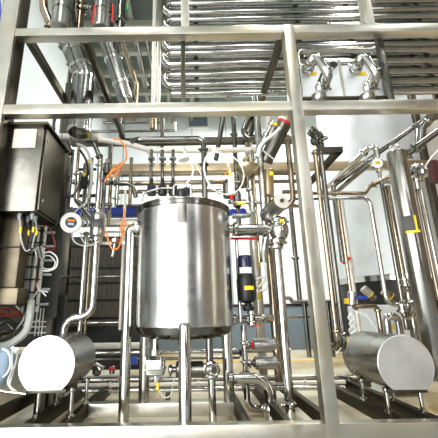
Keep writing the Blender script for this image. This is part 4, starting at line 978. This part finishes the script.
# gauge
g = P(377.5, 163, 3.8)
ga_ = thing('pressure_gauge', 'round white dial gauge with a yellow centre', 'gauge', g)
gx = Vector((-.1, -1, -.1)).normalized(); r = rad(12, g)
MB().lathe(g - gx * .05, gx, [(r * .8, 0), (r * 1.0, .01), (r * 1.0, .05), (r * .9, .056), (r * .88, .05), (0, .05)], 32).build('case', 'pipe', ga_)
MB().lathe(g + gx * .0, gx, [(r * .86, 0), (r * .86, .004), (0, .004)], 28).build('dial', 'white', ga_)
MB().box(g + gx * .006, (r * .75, .004, r * .5), None).build('yellow_mark', 'yellow', ga_)
MB().box(g + gx * .009 + Vector((0, 0, r * .05)), (r * .42, .003, r * .1), None).build('needle', 'dark', ga_)
pipe('bent pipe under the gauge joining the tall filter pipe', route((378.5, 169, 3.8), ('v', 182), ('h', 393)), 3.6, 'pipe', [(0, .2), (1, .9)], bend=1.2)
pipe('twin pipe dropping from the gauge, left one', route((381.5, 183, 3.95), ('v', 330)), 4.0, 'pipe_dark')
pipe('twin pipe dropping from the gauge, right one', route((387, 186, 4.0), ('v', 350)), 5.0, 'pipe_tan', [(0, .72)])
# tall filter pipe
TYP = 3.35
tp = P(408.5, 220, TYP); r = rad(18.6, tp)
zt2, zb2 = P(400, 155, TYP).z, 0.45
tf = thing('tall_filter_pipe', 'thick tall steel filter pipe with domed top and black-yellow label', 'filter', (tp.x, TYP, zb2))
MB().lathe((tp.x, TYP, zb2), (0, 0, 1), [(r * .6, -.05), (r, 0), (r, zt2 - zb2), (r * .92, zt2 - zb2 + .03), (r * .5, zt2 - zb2 + .05), (0, zt2 - zb2 + .055)], 40).build('shell', 'column', tf)
MB().torus((tp.x, TYP, zt2 + .09), (.4, 1, 0), .035, .011, 20, 8).build('lifting_eye', 'pipe', tf)
a, b = P(400.5, 218, TYP), P(408, 232.5, TYP)
zc, hh = (a.z + b.z) / 2, (a.z - b.z)
def facepl(ang, w, z, h, mat, nm, out):
    o = Vector((math.sin(ang), -math.cos(ang), 0))
    MB().box(Vector((tp.x, TYP, z)) + o * (r + out), (w, .02, h), Matrix.Rotation(ang, 3, 'Z'), .003).build(nm, mat, tf)
facepl(-.62, .1, zc, hh, 'dark', 'name_plate', .002)
facepl(-.08, .03, zc, hh, 'yellow', 'yellow_label', .004)
facepl(-.4, .12, zc - hh / 2 - .012, .022, 'yellow', 'label_foot', .006)
vl = thing('clamped_valve', 'chunky clamped valve right of the tall filter pipe top', 'valve', P(415, 183, 3.5))
q = P(414, 173, 3.5); MB().lathe(q - Vector((.12, 0, 0)), (1, 0, .0), [(.04, 0), (.04, .06), (.085, .07), (.085, .1), (.06, .11), (.1, .13), (.1, .17), (.06, .18), (.06, .24), (0, .25)], 24).build('body', 'pipe', vl)
MB().torus(q + Vector((.06, -.02, 0)), (1, -.4, 0), .085, .018).build('ring', 'pipe', vl)
MB().cyl(q - Vector((0, 0, .2)), q, .035).build('outlet', 'pipe', vl)
pipe('slim pipe dropping from the clamped valve along the right edge', route((415, 183, 3.6), ('v', 300)), 3.4, 'pipe_tan')
pipe('second slim pipe dropping along the right edge', route((420, 186, 3.7), ('v', 300)), 3.6, 'pipe')
cable('white cable slanting at the right edge', [(423, 170, 3.5), (431, 158, 3.5), (442, 146, 3.5)], 1.4, 'white')
tag(MB().box(P(434, 172, 4.2), (.08, .1, .3)).build('junction_box', 'maroon'), 'dark red box at the right edge behind the clamped valve', 'box')
# valve cluster low right
cb = thing('pump_cabinet', 'pale steel cabinet with yellow labels low under the silo', 'cabinet', (P(400, 330, 4.6).x, 4.9, 0))
a, b = P(367, 305, 4.6), P(421, 352, 4.6)
MB().span((a.x, 4.6, .05), (b.x, 5.2, a.z), .02).build('body', 'silo', cb)
for x in (a.x + .06, b.x - .06): MB().cyl((x, 4.8, 0), (x, 4.8, .06), .04).build('foot', 'rail', cb)
for x, y, w in ((398, 318, 4), (393, 327, 5), (417, 318, 4)):
    p = P(x, y, 4.59); MB().span((p.x - w / 2 * .0135, 4.592, p.z - .025), (p.x + w / 2 * .0135, 4.602, p.z + .025)).build('label', 'yellow', cb)
MB().tube(arc_path(route((388.5, 334, 4.4), ('v', 316), ('h', 397), ('v', 334)), .1), .045, 12).build('bow_handle', 'pipe', cb)
pipe('tan level pipe with a blue lever valve left of the pale cabinet', route((353, 306.5, 3.9), ('h', 377), ('v', 350)), 4.6, 'pipe_tan', [(0, .1), (1, .1)], bend=.8)
lv = thing('lever_valve', 'blue lever valve above the tan level pipe', 'valve', P(362, 303, 3.85))
MB().bar(P(357, 297.5, 3.82), P(367, 297.5, 3.82), .035, .03, .006).build('lever', 'blue', lv); MB().cyl(P(352, 305, 3.86), P(352, 292, 3.86), .045).build('body', 'pipe', lv)
for k, (x0, y0, x1, y1, Y) in enumerate(((363, 288, 375, 299, 4.0), (383, 291, 396, 300, 4.1))):
    a, b = P(x0, y0, Y), P(x1, y1, Y); t = thing('angle_valve', ['slanted silver angle-seat valve before the dark silo base', 'slanted dull angle-seat valve before the dark silo base'][k], 'valve', b)
    MB().cyl(a, a + (b - a) * .62, .045, 18).build('cylinder', 'beam' if not k else 'pipe_tan', t); MB().cyl(a + (b - a) * .6, b, .035, 12).build('stem', 'pipe_dark', t)
    MB().lathe(a + (b - a) * .56, b - a, [(.03, 0), (.046, .003), (.046, .013), (.03, .016)], 14).build('ring', 'yellow', t)
for k, (x, y) in enumerate(((405, 306), (412, 305.5), (407, 313), (410, 287))):
    p = P(x, y, 3.75); t = thing('clamp_fitting', ['clamp fitting at the end of the square-bent pipe', 'clamp fitting against the tall filter pipe', 'lower clamp fitting beside the tall filter pipe', 'pale clamp fitting above the valve cluster'][k], 'fitting', p)
    MB().lathe(p - Vector((.04, 0, 0)), (1, 0, 0) if k < 2 else (0, 0, 1), [(.03, 0), (.06, .01), (.06, .03), (.04, .04), (.04, .06), (.06, .07), (.06, .09), (0, .1)], 16).build('body', 'pipe', t)
    MB().torus(p, (0, 1, .2), .055, .014).build('ring', 'pipe', t)
pipe('slim pipe behind the fittings beside the tall filter pipe', route((407, 288, 3.9), ('v', 352)), 4.4, 'pipe', [(0, .25)])
for k, (x, y) in enumerate(((345.5, 339), (346.5, 301))):
    tag(MB().box(P(x, y, 3.4), (.035, .035, .05)).build('connector', 'yellow'), ['amber connector beside the right drum top', 'yellow connector beside the blue lever valve'][k], 'connector')
for k, pp in enumerate(([(345, 342, 3.35), (341, 348, 3.33), (336, 354, 3.3)], [(356, 311, 3.6), (366, 316, 3.55), (374, 325, 3.5), (378, 333, 3.5)], [(349, 314, 3.7), (354, 318, 3.68), (349, 324, 3.66), (356, 329, 3.66), (350, 334, 3.66)], [(352, 312, 3.72), (348, 318, 3.7), (355, 323, 3.7), (349, 330, 3.7), (355, 336, 3.7)])):
    cable(['white cable hanging from the amber connector', 'white cable arching over the right drum', 'tangled white cable beside the tan level pipe', 'second tangled white cable beside the tan level pipe'][k], pp, 1.0, 'white')

# ------------------------------------------------------------------ camera and view
cam = bpy.data.cameras.new('camera'); co = bpy.data.objects.new('camera', cam); COL.objects.link(co)
co.matrix_world = Matrix.Translation((0, 0, CH)) @ Matrix.Rotation(PI / 2 + TH, 4, 'X') @ Matrix.Rotation(-RO, 4, 'Z')
cam.sensor_width = 36; cam.lens = F / 438 * 36; cam.shift_x = (219 - PX) / 438; cam.shift_y = 0
cam.clip_start = .05; cam.clip_end = 100
S.camera = co
for o in list(S.objects):
    if '_a' in o: del o['_a']
vs = S.view_settings
S.display_settings.display_device = 'sRGB'
vs.view_transform = 'Standard'; vs.look = 'None'; vs.exposure = -0.5; vs.gamma = 1; vs.use_curve_mapping = False
S.cycles.max_bounces = 8; S.cycles.glossy_bounces = 5; S.cycles.diffuse_bounces = 3
S.cycles.sample_clamp_indirect = 6
